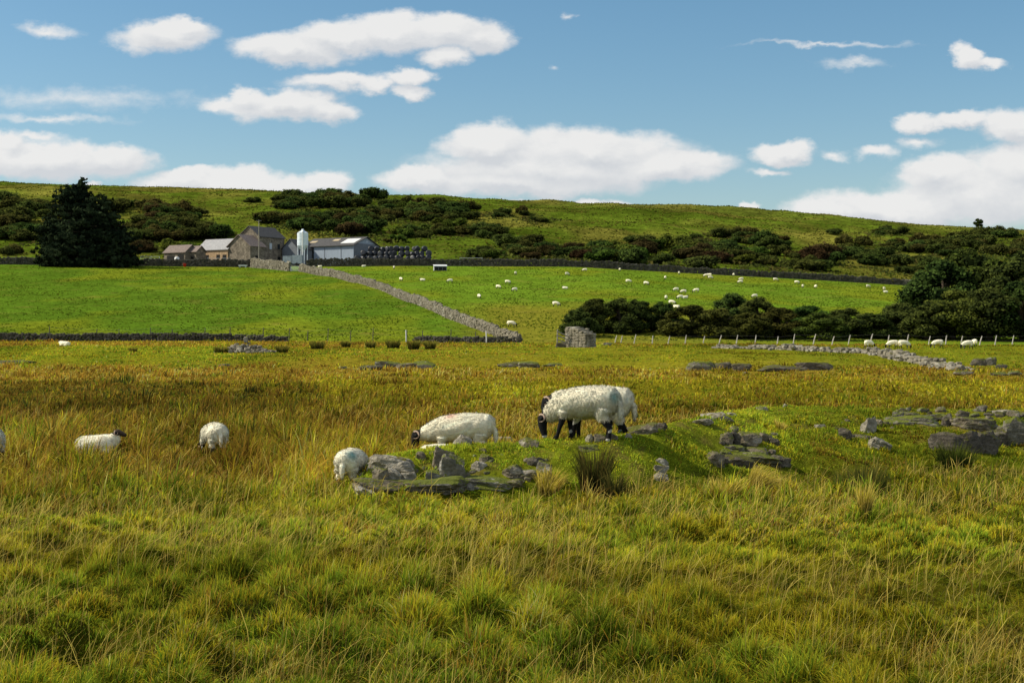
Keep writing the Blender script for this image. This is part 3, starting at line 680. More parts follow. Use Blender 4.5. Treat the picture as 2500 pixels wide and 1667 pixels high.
# ruined pillar with hurdle
def pillar():
    x, y, z = at(1418, 848, 60); k = y / F
    W_, D_, H_ = 1.15, 2.2, 48 * k; items = []; r_ = np.random.default_rng(3); zz = -.1
    a0 = R(-42)
    while zz < H_:
        ch = r_.uniform(.16, .28)
        for ed in range(4):
            L = (D_, W_, D_, W_)[ed]; n_ = int(L / .42) + 1
            for q in range(n_):
                t = (q + .5) / n_ - .5
                px_, py_ = ((t * D_, -W_ / 2), (D_ / 2, t * W_), (t * D_, W_ / 2), (-D_ / 2, t * W_))[ed]
                if zz > H_ * (.95 - .55 * max(0, px_ / D_ + .15)): continue
                items.append(((px_ * math.cos(a0) - py_ * math.sin(a0) + r_.normal(0, .02), px_ * math.sin(a0) + py_ * math.cos(a0) + r_.normal(0, .02), zz + ch / 2), (L / n_ * 1.1 if ed % 2 == 0 else .3, .3 if ed % 2 == 0 else L / n_ * 1.1, ch * 1.12), a0 + r_.normal(0, .05), int(r_.integers(1e9))))
        zz += ch
    for q in range(9):
        px_ = -D_ / 2 + q * .22
        items.append(((px_ * math.cos(a0), px_ * math.sin(a0), H_ * (.95 - .55 * max(0, px_ / D_ + .15)) + .05), (.42, .9, .24), a0 + r_.normal(0, .2), int(r_.integers(1e9))))
    b = MB().box((0, 0, H_ * .3), (D_ * .8, W_ * .8, H_ * .62), a0).mesh('x')
    me = stones_mesh('ruined_pillar', items, 2)
    o = mobj('ruined_pillar', me, M['wallstone'], None, (x, y + .6, z)); tag(o, 'ruined square stone pillar at the edge of the dark tree row', 'ruin')
    core = mobj('core', b, M['wallstone_dark'], o)
    # hurdle leaning on the left
    h = empty('wooden_hurdle', (x - 1.25, y + .4, z), 0, 'broken wooden hurdle leaning against the left side of the ruined pillar', 'hurdle')
    for i in range(3):
        t = MB(); t.tube([(-.75, 0, 1.35 - i * .33), (.85, .1, .62 - i * .28)], .05, 6); t.build('rail', M['wood'], h)
    t = MB(); t.tube([(-.72, .03, 0), (-.68, .03, 1.5)], .06, 6); t.build('post', M['wood'], h)
pillar()

# ------------------------------------------------------------------ fences
def fence(name, label, posts, hgt, rad, mat, lean=0.0, wires=2, wmat='wire', dfun=None):
    o = None; P = []
    for i, (px, d) in enumerate(posts):
        x = X(px, d); P.append((x, d, Hs(x, d)))
    o = empty(name, P[0], 0, label, 'fence')
    tops = []
    for i, (x, y, z) in enumerate(P):
        r_ = random.Random(i * 7 + int(x * 10)); h = hgt * r_.uniform(.85, 1.15); ln = lean * r_.uniform(.4, 1.6)
        m = MB(); m.tube([(0, 0, -.25), (ln * .5 * h, 0, h * .5), (ln * h, 0, h)], [rad, rad * .97, rad * .85], 7)
        m.build('post', M[mat], o, loc=(x - P[0][0], y - P[0][1], z - P[0][2])); tops.append((x - P[0][0], y - P[0][1], z - P[0][2], h, ln))
    for wv in range(wires):
        t = (.9, .5, .2)[wv]; m = MB(); m.tube([(a[0] + a[4] * a[3] * t, a[1] - rad, a[2] + a[3] * t) for a in tops], .006 if wires > 1 else .004, 4)
        m.build('wire', M[wmat], o)
    return o
RP = [1500, 1515, 1547, 1592, 1630, 1672, 1715, 1754, 1797, 1843, 1897, 1936, 1984, 2030, 2070, 2123, 2167, 2213, 2266, 2308, 2345, 2390, 2428, 2470, 2520, 2570]
fence('post_fence', 'line of leaning pale posts and wire below the dark trees on the moor edge', [(p, float(np.interp(p, [1500, 2000, 2500], [149, 141, 134]))) for p in RP], .95, .06, 'post', .22)
LP = [120, 235, 290, 366, 420, 500, 560, 642, 705, 750, 800, 855, 910, 992, 1030, 1100, 1160, 1205, 1262]
fence('wire_fence', 'thin dark posts and wire along the foot of the left pasture behind the low wall', [(p, float(dfence(p)) + 1.2) for p in LP], 1.35, .05, 'post_dark', .05)
SK = list(range(200, 1130, 26))
fence('skyline_fence', 'faint line of posts along the skyline of the hill', [(p, 806.0) for p in SK], 1.5, .09, 'post_dark', .03, 1)
# bright post in the lower fence
for px, d, lab in ((992, 155.0, 'white leaning post among the rushes at the foot of the left pasture'), (1188, 152.5, 'pale thin post at the lower end of the long sunlit wall')):
    m = MB(); m.tube([(0, 0, -.2), (-.05, 0, 1.3)], [.07, .06], 7); x = X(px, d)
    tag(m.build('white_post', M['white'], None, loc=(x, d, Hs(x, d))), lab, 'post')

# ------------------------------------------------------------------ farm buildings
def gable(name, label, near, side, yaw, L, W, z_eave, z_ridge, wall, roof, over=.3, openings=(), extra=None, base=None):
    """near: pixel and distance of the nearest corner; side: which local corner (sx, sy) it is"""
    ex = Vector((math.cos(yaw), math.sin(yaw))); ey = Vector((-ex.y, ex.x))
    P = Vector((X(near[0], near[1]), near[1])); c = P - ex * (side[0] * L / 2) - ey * (side[1] * W / 2)
    z0 = (Hs(c.x, c.y) - .3) if base is None else base
    o = empty(name, (c.x, c.y, z0), yaw, label, 'building')
    he, hr = z_eave - z0, z_ridge - z0
    m = MB(); a, b = L / 2, W / 2
    m.add([(-a, -b, 0), (-a, b, 0), (-a, b, he), (-a, 0, hr), (-a, -b, he), (a, -b, 0), (a, b, 0), (a, b, he), (a, 0, hr), (a, -b, he)],
          [(0, 1, 2, 3, 4), (5, 9, 8, 7, 6), (0, 4, 9, 5), (1, 6, 7, 2), (0, 5, 6, 1)])
    m.build('wall', M[wall], o)
    m = MB(); t = .16; ao = a + over
    sl = (hr - he) / b
    for s in (-1, 1):
        yo = s * (b + over); zo = he - sl * over
        V = [(-ao, 0, hr + .03), (ao, 0, hr + .03), (ao, yo, zo + .03), (-ao, yo, zo + .03)]
        V += [(p[0], p[1], p[2] + t) for p in V]
        Fc = [(0, 1, 2, 3), (7, 6, 5, 4), (0, 4, 5, 1), (1, 5, 6, 2), (2, 6, 7, 3), (3, 7, 4, 0)]
        m.add(V, Fc)
    rf = m.build('roof', M[roof], o)
    for (nm, face, u, z, w, h, mat) in openings:
        m = MB()
        if face == 'x+': m.box((a + .02, u, z), (.08, w, h))
        elif face == 'x-': m.box((-a - .02, u, z), (.08, w, h))
        elif face == 'y+': m.box((u, b + .02, z), (w, .08, h))
        elif face == 'y-': m.box((u, -b - .02, z), (w, .08, h))
        elif face in ('r-', 'r+'):
            s = -1 if face == 'r-' else 1; ang = math.atan2(hr - he, b)
            Mx = Matrix.Rotation(-s * ang, 3, 'X'); yy = s * b * z
            m.box((u, yy, hr - sl * abs(yy) + .03 + t + .05), (w, h, .07), 0, Mx)
        m.build(nm, M[mat], o)
    return o, (L, W, he, hr)
YA = R(239); YB = R(-31)
def zz(py, d): return EYE + (HZ - py) / F * d
gable('farmhouse', 'tall stone farmhouse with steep dark slate roof behind the low cottage', (634, 353), (1, 1), YA, 9.5, 7.0, zz(577, 353), zz(553, 355), 'house', 'slate',
      openings=[('window', 'y+', 0.6, 5.2, .9, 1.5, 'sheet_pale'), ('window', 'y+', -2.5, 5.2, .9, 1.3, 'glass'), ('door', 'y+', -2.6, 1.4, 1.1, 2.4, 'black'), ('window', 'x+', 0, 6.3, .5, .8, 'glass')])
gable('stone_cottage', 'low stone cottage with rough gable in front of the tall farmhouse', (611, 347.5), (1, 1), YA, 5.6, 7.4, zz(600, 347.5), zz(574, 350), 'house', 'slate_brown',
      openings=[('door', 'y+', 0.3, 1.6, 1.3, 2.3, 'black')])
gable('long_barn', 'sandstone barn with pale slate roof left of the cottage', (556, 351), (1, -1), YB, 10.2, 6.6, zz(608, 351), zz(584, 354), 'sandstone', 'slate_pale',
      openings=[('window', 'y-', -1.8, 2.4, 1.0, .9, 'black'), ('window', 'y-', 1.9, 2.4, 1.1, .9, 'black'), ('door', 'y-', 4.0, 1.6, 1.2, 2.4, 'black')])
gable('open_shed', 'small brown-roofed open-fronted shed between the dark conifers and the barn', (452, 350), (1, -1), YB, 7.2, 4.4, zz(615, 350), zz(599, 352), 'house', 'slate_brown',
      openings=[('opening', 'y-', -1.2, 1.6, 2.6, 2.0, 'black'), ('opening', 'y-', 2.1, 1.7, 2.0, 2.1, 'black')])
gable('lean_shed', 'tiny slate-roofed shed beside the long barn', (479, 350), (1, -1), YB, 2.6, 3.4, zz(614, 350), zz(602, 352), 'house', 'slate_brown', openings=[('door', 'y-', 0, 1.4, 1.0, 1.9, 'black')])
gable('grey_shed', 'dark boarded shed with mossy slate roof between farmhouse and silo', (728, 357), (1, 1), YA, 6.4, 5.2, zz(606, 357), zz(585, 359), 'timber_grey', 'slate', openings=[('skylight', 'r-', 1.5, .45, .9, 1.1, 'sheet_pale')])
gable('cattle_barn', 'large blue-grey sheeted barn with low dark roof right of the silo', (863, 355), (1, -1), YB, 16.5, 10.6, zz(598, 355), zz(580, 360), 'metal_blue', 'slate', .5,
      openings=[('opening', 'y-', -6.0, 2.6, 3.0, 5.0, 'black'), ('panel_joint', 'y-', -1.0, 2.5, .14, 5.2, 'timber_grey'), ('panel_joint', 'y-', 4.3, 2.5, .14, 5.2, 'timber_grey'),
                ('skylight', 'r-', 5.6, .55, 4.4, 3.4, 'skylight'), ('skylight', 'r-', 0.2, .35, 2.0, 1.3, 'skylight_tan'), ('skylight', 'r-', -6.6, .5, 2.0, 1.3, 'skylight_tan'), ('gable_boarding', 'x+', 0, 3.0, 10.3, 5.4, 'timber_grey'), ('vent', 'x+', .3, 6.3, .5, .5, 'sheet_pale')])
# silo
def silo():
    d = 350.0; x = X(739, d); z0 = Hs(x, d)
    o = empty('feed_silo', (x, d, z0), 0, 'pale blue cylindrical feed silo on thin legs beside the big barn', 'silo')
    b0, b1, c0 = zz(600, d) - z0, zz(569, d) - z0, zz(615, d) - z0; r = 1.36
    m = MB(); m.lathe([(r, b0), (r + .03, b0 + .9), (r, b0 + .93), (r + .03, b0 + 1.8), (r, b0 + 1.83), (r, b1)], n=28); m.build('cylinder', M['silo'], o)
    m = MB(); m.lathe([(r + .05, b1), (.35, b1 + .62)], n=28); r_ = m.build('lid', M['silo'], o)
    m = MB(); m.lathe([(.33, b1 + .62), (.33, b1 + .95), (.1, b1 + 1.02)], n=16); m.build('cap', M['silo'], o)
    m = MB(); m.lathe([(.22, c0), (r, b0)], n=28); m.build('hopper', M['silo'], o)
    for k in range(4):
        a = k * math.pi / 2 + .5; m = MB(); m.tube([(1.2 * math.cos(a), 1.2 * math.sin(a), -.2), (1.25 * math.cos(a), 1.25 * math.sin(a), b0 + .3)], .09, 6); m.build('leg', M['silo'], o)
    m = MB(); m.tube([(.2, -r - .12, 1.2), (.2, -r - .12, b1 + .2), (.1, -.4, b1 + .7)], .17, 8); m.build('filler_pipe', M['white'], o)
silo()
# black bales
def bales():
    m = MB(); r, w = .66, .62
    prof = [(.3, -w), (r - .14, -w), (r - .03, -w + .07), (r + .02, -w + .2), (r + .03, 0), (r + .02, w - .2), (r - .03, w - .07), (r - .14, w), (.3, w)]
    m.lathe(prof, n=20); proto = m.mesh('silage_bale', True)
    proto.materials.append(M['bale'])
    words = ['bottom', 'second', 'third', 'top']
    ords = ['first', 'second', 'third', 'fourth', 'fifth', 'sixth', 'seventh', 'eighth', 'ninth', 'tenth', 'eleventh', 'twelfth', 'thirteenth', 'fourteenth', 'fifteenth', 'sixteenth']
    r_ = random.Random(4); first = None; k = 0
    lay = [(868, 15), (876, 14), (888, 13), (905, 11)]
    d = 350.5; zb = Hs(X(950, d), d)
    for row, (px0, n) in enumerate(lay):
        for i in range(n):
            px = px0 + i * 13.0 + r_.uniform(-4, 4); dd = d + row * .75 + r_.uniform(-.3, .3); x = X(px, dd)
            o = bpy.data.objects.new('silage_bale', proto); COL.objects.link(o)
            o.location = (x, dd, zb + .62 + row * 1.13 + r_.uniform(-.14, .14)); o.scale = (r_.uniform(.92, 1.12),) * 3
            o.rotation_euler = (R(90) + r_.uniform(-.25, .25), r_.uniform(-.3, .3), r_.uniform(-.7, .7))
            tag(o, f'shiny black wrapped bale, {ords[i]} from the barn in the {words[row]} row of the stack', 'bale', 'black silage bales stacked beside the barn')
    for i, px in enumerate((1062, 1074)):
        x = X(px, 351); o = bpy.data.objects.new('silage_bale', proto); COL.objects.link(o); o.location = (x, 351, Hs(x, 351) + .45); o.scale = (.8, .8, .7); o.rotation_euler = (R(90), .2, .4)
        tag(o, ('slumped black bale lying just off the right end of the stack', 'flattened black bale furthest right on the ground past the stack')[i], 'bale', 'black silage bales stacked beside the barn')
bales()
# pole, trailer, gates, troughs and other small farm things
d = 345.5; x = X(632, d); o = empty('utility_pole', (x, d, Hs(x, d)), 0, 'tall thin wooden pole in front of the farmhouse', 'pole')
m = MB(); m.tube([(0, 0, -.3), (0, 0, zz(537, d) - Hs(x, d))], [.13, .09], 8); m.build('pole', M['wood'], o)
m = MB(); m.box((0, 0, zz(539, d) - Hs(x, d)), (1.3, .1, .12), .5); m.build('crossarm', M['wood'], o)
def sheet_trailer():
    d = 347.0; x = X(716, d); z = Hs(x, d); o = empty('sheeted_trailer', (x, d, z), R(-12), 'pale sheet-sided trailer parked below the silo', 'trailer')
    m = MB(); m.box((-1.3, 0, 1.55), (2.3, 1.5, 1.9)); m.build('side_panel', M['sheet_grey'], o)
    m = MB(); m.box((1.25, 0, 1.6), (2.5, 1.5, 2.1)); m.build('side_panel', M['sheet_grey'], o)
    m = MB(); m.box((0, 0, .5), (5.0, 1.3, .18)); m.build('chassis', M['black'], o)
    for s in (-1.2, 1.2):
        m = MB(); m.tube([(s, -.85, .4), (s, .85, .4)], .4, 14); m.build('wheel', M['black'], o)
sheet_trailer()
def shelter():
    x, y, z = at(1075, 661, 160); o = empty('field_shelter', (x, y, z), R(8), 'small white-roofed box shelter with dark open front in the upper pasture', 'shelter')
    W_ = 2.9
    m = MB(); m.add([(-1.45, -.6, 0), (1.45, -.6, 0), (1.45, .8, 0), (-1.45, .8, 0), (-1.45, -.6, .95), (1.45, -.6, .95), (1.45, .8, 1.25), (-1.45, .8, 1.25)], [(0, 3, 2, 1), (0, 1, 5, 4), (1, 2, 6, 5), (2, 3, 7, 6), (3, 0, 4, 7), (4, 5, 6, 7)]); m.build('box', M['timber_grey'], o)
    m = MB(); m.add([(-1.6, -.7, 1.0), (1.55, -.7, 1.0), (1.55, .95, 1.36), (-1.6, .95, 1.36), (-1.6, -.7, 1.08), (1.55, -.7, 1.08), (1.55, .95, 1.44), (-1.6, .95, 1.44)], [(0, 3, 2, 1), (0, 1, 5, 4), (1, 2, 6, 5), (2, 3, 7, 6), (3, 0, 4, 7), (4, 5, 6, 7)]); m.build('roof', M['white'], o)
    m = MB(); m.box((-1.48, .1, .5), (.06, 1.3, .95)); m.build('end_panel', M['white'], o)
    for i in range(3):
        m = MB(); m.box((-.9 + i * .9, -.63, .45), (.78, .06, .72)); m.build('opening', M['black'], o)
shelter()
def fgate(px, d, w, h, label, rz=0, name='field_gate', mat='sheet_pale', bars=5):
    x = X(px, d); o = empty(name, (x, d, Hs(x, d)), rz, label, 'gate')
    for i in range(bars):
        m = MB(); m.tube([(-w / 2, 0, .2 + i * (h - .2) / (bars - 1)), (w / 2, 0, .2 + i * (h - .2) / (bars - 1))], .035, 6); m.build('rail', M[mat], o)
    for s in (-w / 2, w / 2):
        m = MB(); m.tube([(s, 0, 0), (s, 0, h + .05)], .045, 6); m.build('upright', M[mat], o)
fgate(720, 319, 2.2, 1.15, 'grey metal gate closing the gap in the sunlit wall', R(-25))
fgate(357, 346.5, 2.6, 2.2, 'left pale metal hurdle standing beside the dark conifers', R(5), 'metal_hurdle')
fgate(378, 346.5, 2.4, 2.2, 'right pale metal hurdle beside the open shed', R(-5), 'metal_hurdle')
fgate(532, 345.6, 5.0, 2.0, 'stack of grey metal hurdles leaning in front of the long barn', R(3), 'metal_hurdle', bars=7)
fgate(1150, 346.0, 5.5, 1.9, 'faint pale rail gate behind the back wall right of the bales', R(0), 'rail_gate', bars=3)
x = X(432, 348); tag(MB().lathe([(.55, 0), (.6, .1), (.6, 1.9), (.45, 2.1), (.15, 2.15)], n=18).build('white_tank', M['white'], None, True, (x, 348, Hs(x, 348))), 'white upright tank at the mouth of the open shed', 'tank')
x, y, z = at(451, 641, 200); m = MB(); m.lathe([(.3, 0), (.4, .75), (.43, .78), (.43, .82), (.36, .8), (.28, .1)], n=16); y = 341.0; x = X(451, y)
tag(m.build('red_bucket', M['red'], None, True, (x, y, Hs(x, y) + .02)), 'small red bucket at the foot of the back wall', 'bucket')
x = X(593, 341); o = empty('water_trough', (x, 341, Hs(x, 341)), 0, 'pale low water trough against the back wall by the upper wall end', 'trough')
m = MB(); m.box((0, 0, .5), (2.0, .7, .3)); m.build('basin', M['white'], o); m = MB(); m.box((-.7, 0, .18), (.2, .5, .36)); m.build('leg', M['sheet_pale'], o); m = MB(); m.box((.7, 0, .18), (.2, .5, .36)); m.build('leg', M['sheet_pale'], o)
x = X(130, 349); o = empty('pale_car', (x, 349, Hs(x, 349) + .3), R(10), 'pale blue vehicle half hidden behind the wall left of the conifers', 'car')
m = MB(); m.box((0, 0, .7), (4.0, 1.7, .6)); m.add([(-1.6, -.75, 1), (1.2, -.75, 1), (.7, -.65, 1.55), (-1.3, -.65, 1.55), (-1.6, .75, 1), (1.2, .75, 1), (.7, .65, 1.55), (-1.3, .65, 1.55)], [(0, 1, 2, 3), (7, 6, 5, 4), (0, 4, 5, 1), (1, 5, 6, 2), (2, 6, 7, 3), (3, 7, 4, 0)]); m.build('body', M['sheet_pale'], o)
for s in (-1.2, 1.2):
    m = MB(); m.tube([(s, -.9, .35), (s, .9, .35)], .35, 14); m.build('wheel', M['black'], o)
for i in range(7):
    px = 1217 + i * 5.2; py = 597 - (i % 2); x, y, z = at(px, py, 380); m = MB(); m.tube([(0, 0, 0), (0, 0, 1.6)], [.22, .2], 8)
    o = tag(m.build('tree_guard', M['white'], None, loc=(x, y, z)), f'white tube tree guard on the hillside, {["first","second","third","fourth","fifth","sixth","last"][i]} from the left of the short row', 'tree guard', 'white tree guards on the hillside')

# ------------------------------------------------------------------ trees and bushes
def leaves(P, Nn, size, seed, cols, squash=1.0):
    """leaf quads at points P, facing about Nn"""
    r_ = np.random.default_rng(seed); n = len(P)
    Nn = Nn + r_.normal(0, .55, (n, 3)); Nn /= np.linalg.norm(Nn, axis=1)[:, None]
    t = np.cross(Nn, r_.normal(size=(n, 3))); t /= np.linalg.norm(t, axis=1)[:, None]; b = np.cross(Nn, t)
    s = size * r_.uniform(.55, 1.35, (n, 1)); e = s * r_.uniform(.45, .9, (n, 1)) * squash
    V = np.stack([P - t * s, P - b * e, P + t * s * r_.uniform(.6, 1.2, (n, 1)), P + b * e], 1).reshape(-1, 3)
    Q = np.arange(n * 4).reshape(-1, 4)
    return V, Q, np.repeat(cols, 4, 0)
def crown(name, blobs, n, leaf, seed, base, light, core=.74, top=None):
    r_ = np.random.default_rng(seed)
    Cn = np.array([b[:3] for b in blobs]); Rd = np.array([b[3:6] for b in blobs])
    wgt = (Rd[:, 0] * Rd[:, 2]); k = r_.choice(len(blobs), n * 2, p=wgt / wgt.sum())
    D = r_.normal(size=(n * 2, 3)); D /= np.linalg.norm(D, axis=1)[:, None]
    rad = 1.06 - .38 * r_.random(n * 2) ** 1.6
    P = Cn[k] + D * Rd[k] * rad[:, None]
    ins = np.zeros(len(P), bool)
    for j in range(len(blobs)):
        ins |= (np.linalg.norm((P - Cn[j]) / Rd[j], axis=1) < .72) & (k != j)
    P = P[~ins][:n]; D = D[~ins][:n]; kk = k[~ins][:n]
    P = P + r_.normal(0, leaf * .35, P.shape)
    cl = n3(P, seed + 2, 1.0 / (leaf * 4)) * 2.6 + r_.normal(0, .28, len(P)) + r_.normal(0, .2, len(blobs))[kk] + .35 * D[:, 2]  # upward leaves lean to the lighter colour, painted sun on the tops
    f = np.clip(.42 + cl * .55, 0, 1)[:, None]
    cols = np.array(base) * (1 - f) + np.array(light) * f
    V, Q, cc = leaves(P, D, leaf, seed, cols)
    VV = [V]; QQ = [Q[:, [0, 1, 2]], Q[:, [0, 2, 3]]]; C_ = [cc]; nn = len(V)
    I, If = ICO[2]
    for j in range(len(blobs)):
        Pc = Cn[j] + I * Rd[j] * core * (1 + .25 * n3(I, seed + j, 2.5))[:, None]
        VV.append(Pc); QQ.append(If + nn); nn += len(I); C_.append(np.tile(np.array(base) * .45, (len(I), 1)))  # dark core blocks see-through, interior shade painted into its colour
    return quads_mesh(name, np.vstack(VV), np.vstack(QQ), np.vstack(C_), False)
def bush_blobs(seed, nb, w=1.45, h=1.0):
    nb = nb + 6
    r_ = random.Random(seed); B = []
    for i in range(nb):
        a = r_.uniform(0, 6.28); q = math.sqrt(r_.random()) * w * .36; s = r_.uniform(.17, .36) * (1.15 - q / w)
        zc = h * (.30 + .38 * r_.random() * (1 - q / w))
        B.append((q * math.cos(a), q * math.sin(a), zc, s * w * .62, s * w * .62, min(s * h * .75, zc * 1.1)))
    return B
DKG = (.017, .027, .009); MDG = (.115, .15, .03); OLV = (.022, .026, .008); OLL = (.135, .13, .03); RDB = (.024, .02, .009); RDL = (.085, .062, .022); GRB = (.022, .038, .008); GRL = (.15, .205, .03)
BV = {'dark': [crown('hillside_bush', bush_blobs(s, 9), 1500, .048, s, DKG, MDG) for s in (1, 2, 3, 4, 5)],
      'olive': [crown('hillside_bush', bush_blobs(s, 9), 1500, .048, s, OLV, OLL) for s in (11, 12, 13)],
      'russet': [crown('hillside_bush', bush_blobs(s, 8), 1500, .048, s, RDB, RDL) for s in (21, 22)],
      'green': [crown('hillside_bush', bush_blobs(s, 9), 1500, .048, s, GRB, GRL) for s in (31, 32, 33)]}
for L_ in BV.values():
    for me in L_: me.materials.append(M['leaf'])
TW_ = {'dark': 'dark green', 'olive': 'dull olive', 'russet': 'russet-brown', 'green': 'fresh green'}
def bush(px, py, wpx, hpx, kind, where, group, r_, name='hillside_bush', cat='bush'):
    x, y, z = at(px, py, 349); k = y / F
    me = r_.choice(BV[kind]); o = bpy.data.objects.new(name, me); COL.objects.link(o)
    o.location = (x, y, z - .15 * hpx * k); o.scale = (wpx * k, wpx * k * .9, hpx * k * 1.3); o.rotation_euler = (0, 0, r_.uniform(0, 6.28))
    size = 'large' if hpx > 27 else 'small' if hpx < 17 else 'mid-sized'
    tag(o, f'{size} {TW_[kind]} bush {where}', cat, group); return o
# (cx, cy, rx, ry, count, width px lo, hi, kinds, where, group)
PATCH = [
 (60, 520, 90, 30, 16, 34, 56, 'dddo', 'in the thicket at the far left of the hill', 'thicket left of the conifers'),
 (40, 570, 70, 22, 9, 30, 46, 'ddo', 'low in the thicket at the far left of the hill', 'thicket left of the conifers'),
 (35, 618, 30, 5, 3, 24, 34, 'do', 'just over the back wall at the far left', 'thicket left of the conifers'),
 (300, 510, 50, 12, 7, 28, 42, 'ddo', 'at the upper edge of the thicket right of the conifers', 'thicket right of the conifers'),
 (400, 530, 90, 20, 20, 30, 50, 'dddor', 'in the dense thicket above the open shed', 'thicket right of the conifers'),
 (450, 565, 110, 20, 24, 32, 54, 'ddood', 'in the dense thicket above the long barn', 'thicket right of the conifers'),
 (350, 580, 60, 14, 8, 30, 46, 'ddg', 'in the thicket just behind the open shed', 'thicket right of the conifers'),
 (420, 606, 60, 8, 5, 26, 40, 'gg', 'close behind the roofs of the small sheds', 'bushes behind the sheds'),
 (350, 608, 12, 4, 2, 30, 40, 'r', 'beside the metal hurdles', 'bushes behind the sheds'),
 (607, 488, 12, 2, 2, 16, 26, 'd', 'alone on the open hill above the farmhouse', 'lone bushes on the hill'),
 (690, 498, 20, 6, 3, 16, 24, 'd', 'at the left outskirts of the central thicket', 'central thicket above the farm'),
 (740, 495, 60, 14, 14, 26, 42, 'ddd', 'at the upper left of the central thicket', 'central thicket above the farm'),
 (850, 490, 70, 16, 14, 28, 46, 'dddo', 'along the skyline top of the central thicket', 'central thicket above the farm'),
 (720, 540, 70, 22, 16, 28, 44, 'ddo', 'in the central thicket behind the silo', 'central thicket above the farm'),
 (850, 545, 90, 28, 24, 28, 46, 'dddor', 'in the central thicket behind the big barn', 'central thicket above the farm'),
 (990, 515, 80, 22, 18, 26, 42, 'ddog', 'in the central thicket above the bales', 'central thicket above the farm'),
 (1090, 525, 80, 25, 18, 26, 42, 'ddo', 'at the right side of the central thicket', 'central thicket above the farm'),
 (1080, 560, 80, 18, 14, 24, 40, 'ddog', 'along the lower right of the central thicket', 'central thicket above the farm'),
 (1190, 562, 50, 14, 8, 24, 38, 'dd', 'at the lower right tip of the central thicket', 'central thicket above the farm'),
 (1230, 520, 70, 8, 9, 14, 26, 'ddo', 'in the trailing line of scrub right of the central thicket', 'trailing scrub line'),
 (1320, 534, 50, 4, 5, 10, 20, 'do', 'at the thin end of the trailing scrub line', 'trailing scrub line'),
 (960, 575, 50, 14, 7, 16, 30, 'odg', 'on the rough slope just above the bales', 'scrub above the bales'),
 (1190, 620, 30, 10, 5, 24, 36, 'dg', 'behind the back wall right of the bales', 'scrub behind the back wall'),
 (1290, 610, 80, 22, 16, 26, 44, 'ddor', 'behind the back wall in the middle of the picture', 'scrub behind the back wall'),
 (1420, 618, 70, 20, 13, 28, 46, 'ddrg', 'behind the back wall above the flock', 'scrub behind the back wall'),
 (1560, 600, 70, 22, 10, 28, 46, 'drg', 'in the tree belt above the middle of the back wall', 'scrub behind the back wall'),
]
PATCH2 = [
 (1530, 630, 60, 20, 8, 40, 62, 'gd', 'in the tree belt behind the back wall, left part', 'tree belt behind the back wall'),
 (1690, 625, 90, 26, 16, 40, 66, 'gddr', 'in the tree belt behind the back wall, middle part', 'tree belt behind the back wall'),
 (1830, 615, 90, 30, 18, 36, 60, 'ddog', 'in the tree belt behind the back wall, right of the middle', 'tree belt behind the back wall'),
 (1960, 640, 90, 22, 14, 34, 56, 'ddor', 'in the tree belt at the right of the back wall', 'tree belt behind the back wall'),
 (1800, 580, 110, 12, 12, 26, 44, 'ddo', 'along the top of the tree belt under the open hill', 'tree belt behind the back wall'),
 (2060, 566, 30, 4, 4, 18, 28, 'dd', 'on the open hill at the right, left of the dark pair', 'scattered bushes on the right hill'),
 (2170, 564, 60, 5, 8, 18, 32, 'dd', 'in the short dark row on the open hill at the right', 'scattered bushes on the right hill'),
 (2080, 588, 50, 8, 6, 22, 36, 'do', 'in the middle of the scattered bushes on the right hill', 'scattered bushes on the right hill'),
 (2060, 612, 60, 12, 10, 26, 40, 'ddo', 'on the slope above the right part of the back wall', 'scattered bushes on the right hill'),
 (2200, 600, 50, 12, 8, 22, 38, 'do', 'among the scattered bushes left of the big trees', 'scattered bushes on the right hill'),
 (2320, 600, 100, 22, 22, 28, 48, 'dddo', 'in the scrub above the big trees at the right', 'scrub at the right edge'),
 (2190, 645, 90, 22, 16, 32, 52, 'ddd', 'in the dark scrub left of the big trees', 'scrub at the right edge'),
 (2450, 600, 60, 28, 12, 30, 50, 'ddo', 'in the scrub at the right edge of the picture', 'scrub at the right edge'),
 (2440, 567, 50, 4, 5, 20, 34, 'd', 'on the skyline at the right edge', 'scrub at the right edge'),
 (2390, 566, 10, 2, 2, 24, 34, 'd', 'at the foot of the lone skyline tree', 'scrub at the right edge'),
]
KD = {'d': 'dark', 'o': 'olive', 'r': 'russet', 'g': 'green'}
def run_patches(PT, seed, name):
    r_ = random.Random(seed)
    for (cx, cy, rx, ry, n, lo, hi, ks, where, group) in PT:
        for i in range(n):
            a = r_.uniform(0, 6.28); q = math.sqrt(r_.random()); px = cx + rx * q * math.cos(a); py = cy + ry * q * math.sin(a) + 6
            if 300 < px < 370 and 508 < py < 542: continue
            w = r_.uniform(lo, hi) * (1.4 if name == 'hillside_bush' else 1.18); bush(px, py, w, w * r_.uniform(.42, .68), KD[r_.choice(ks)], where, group, r_, name)
run_patches(PATCH, 5, 'hillside_bush'); run_patches(PATCH2, 9, 'scrub_bush')

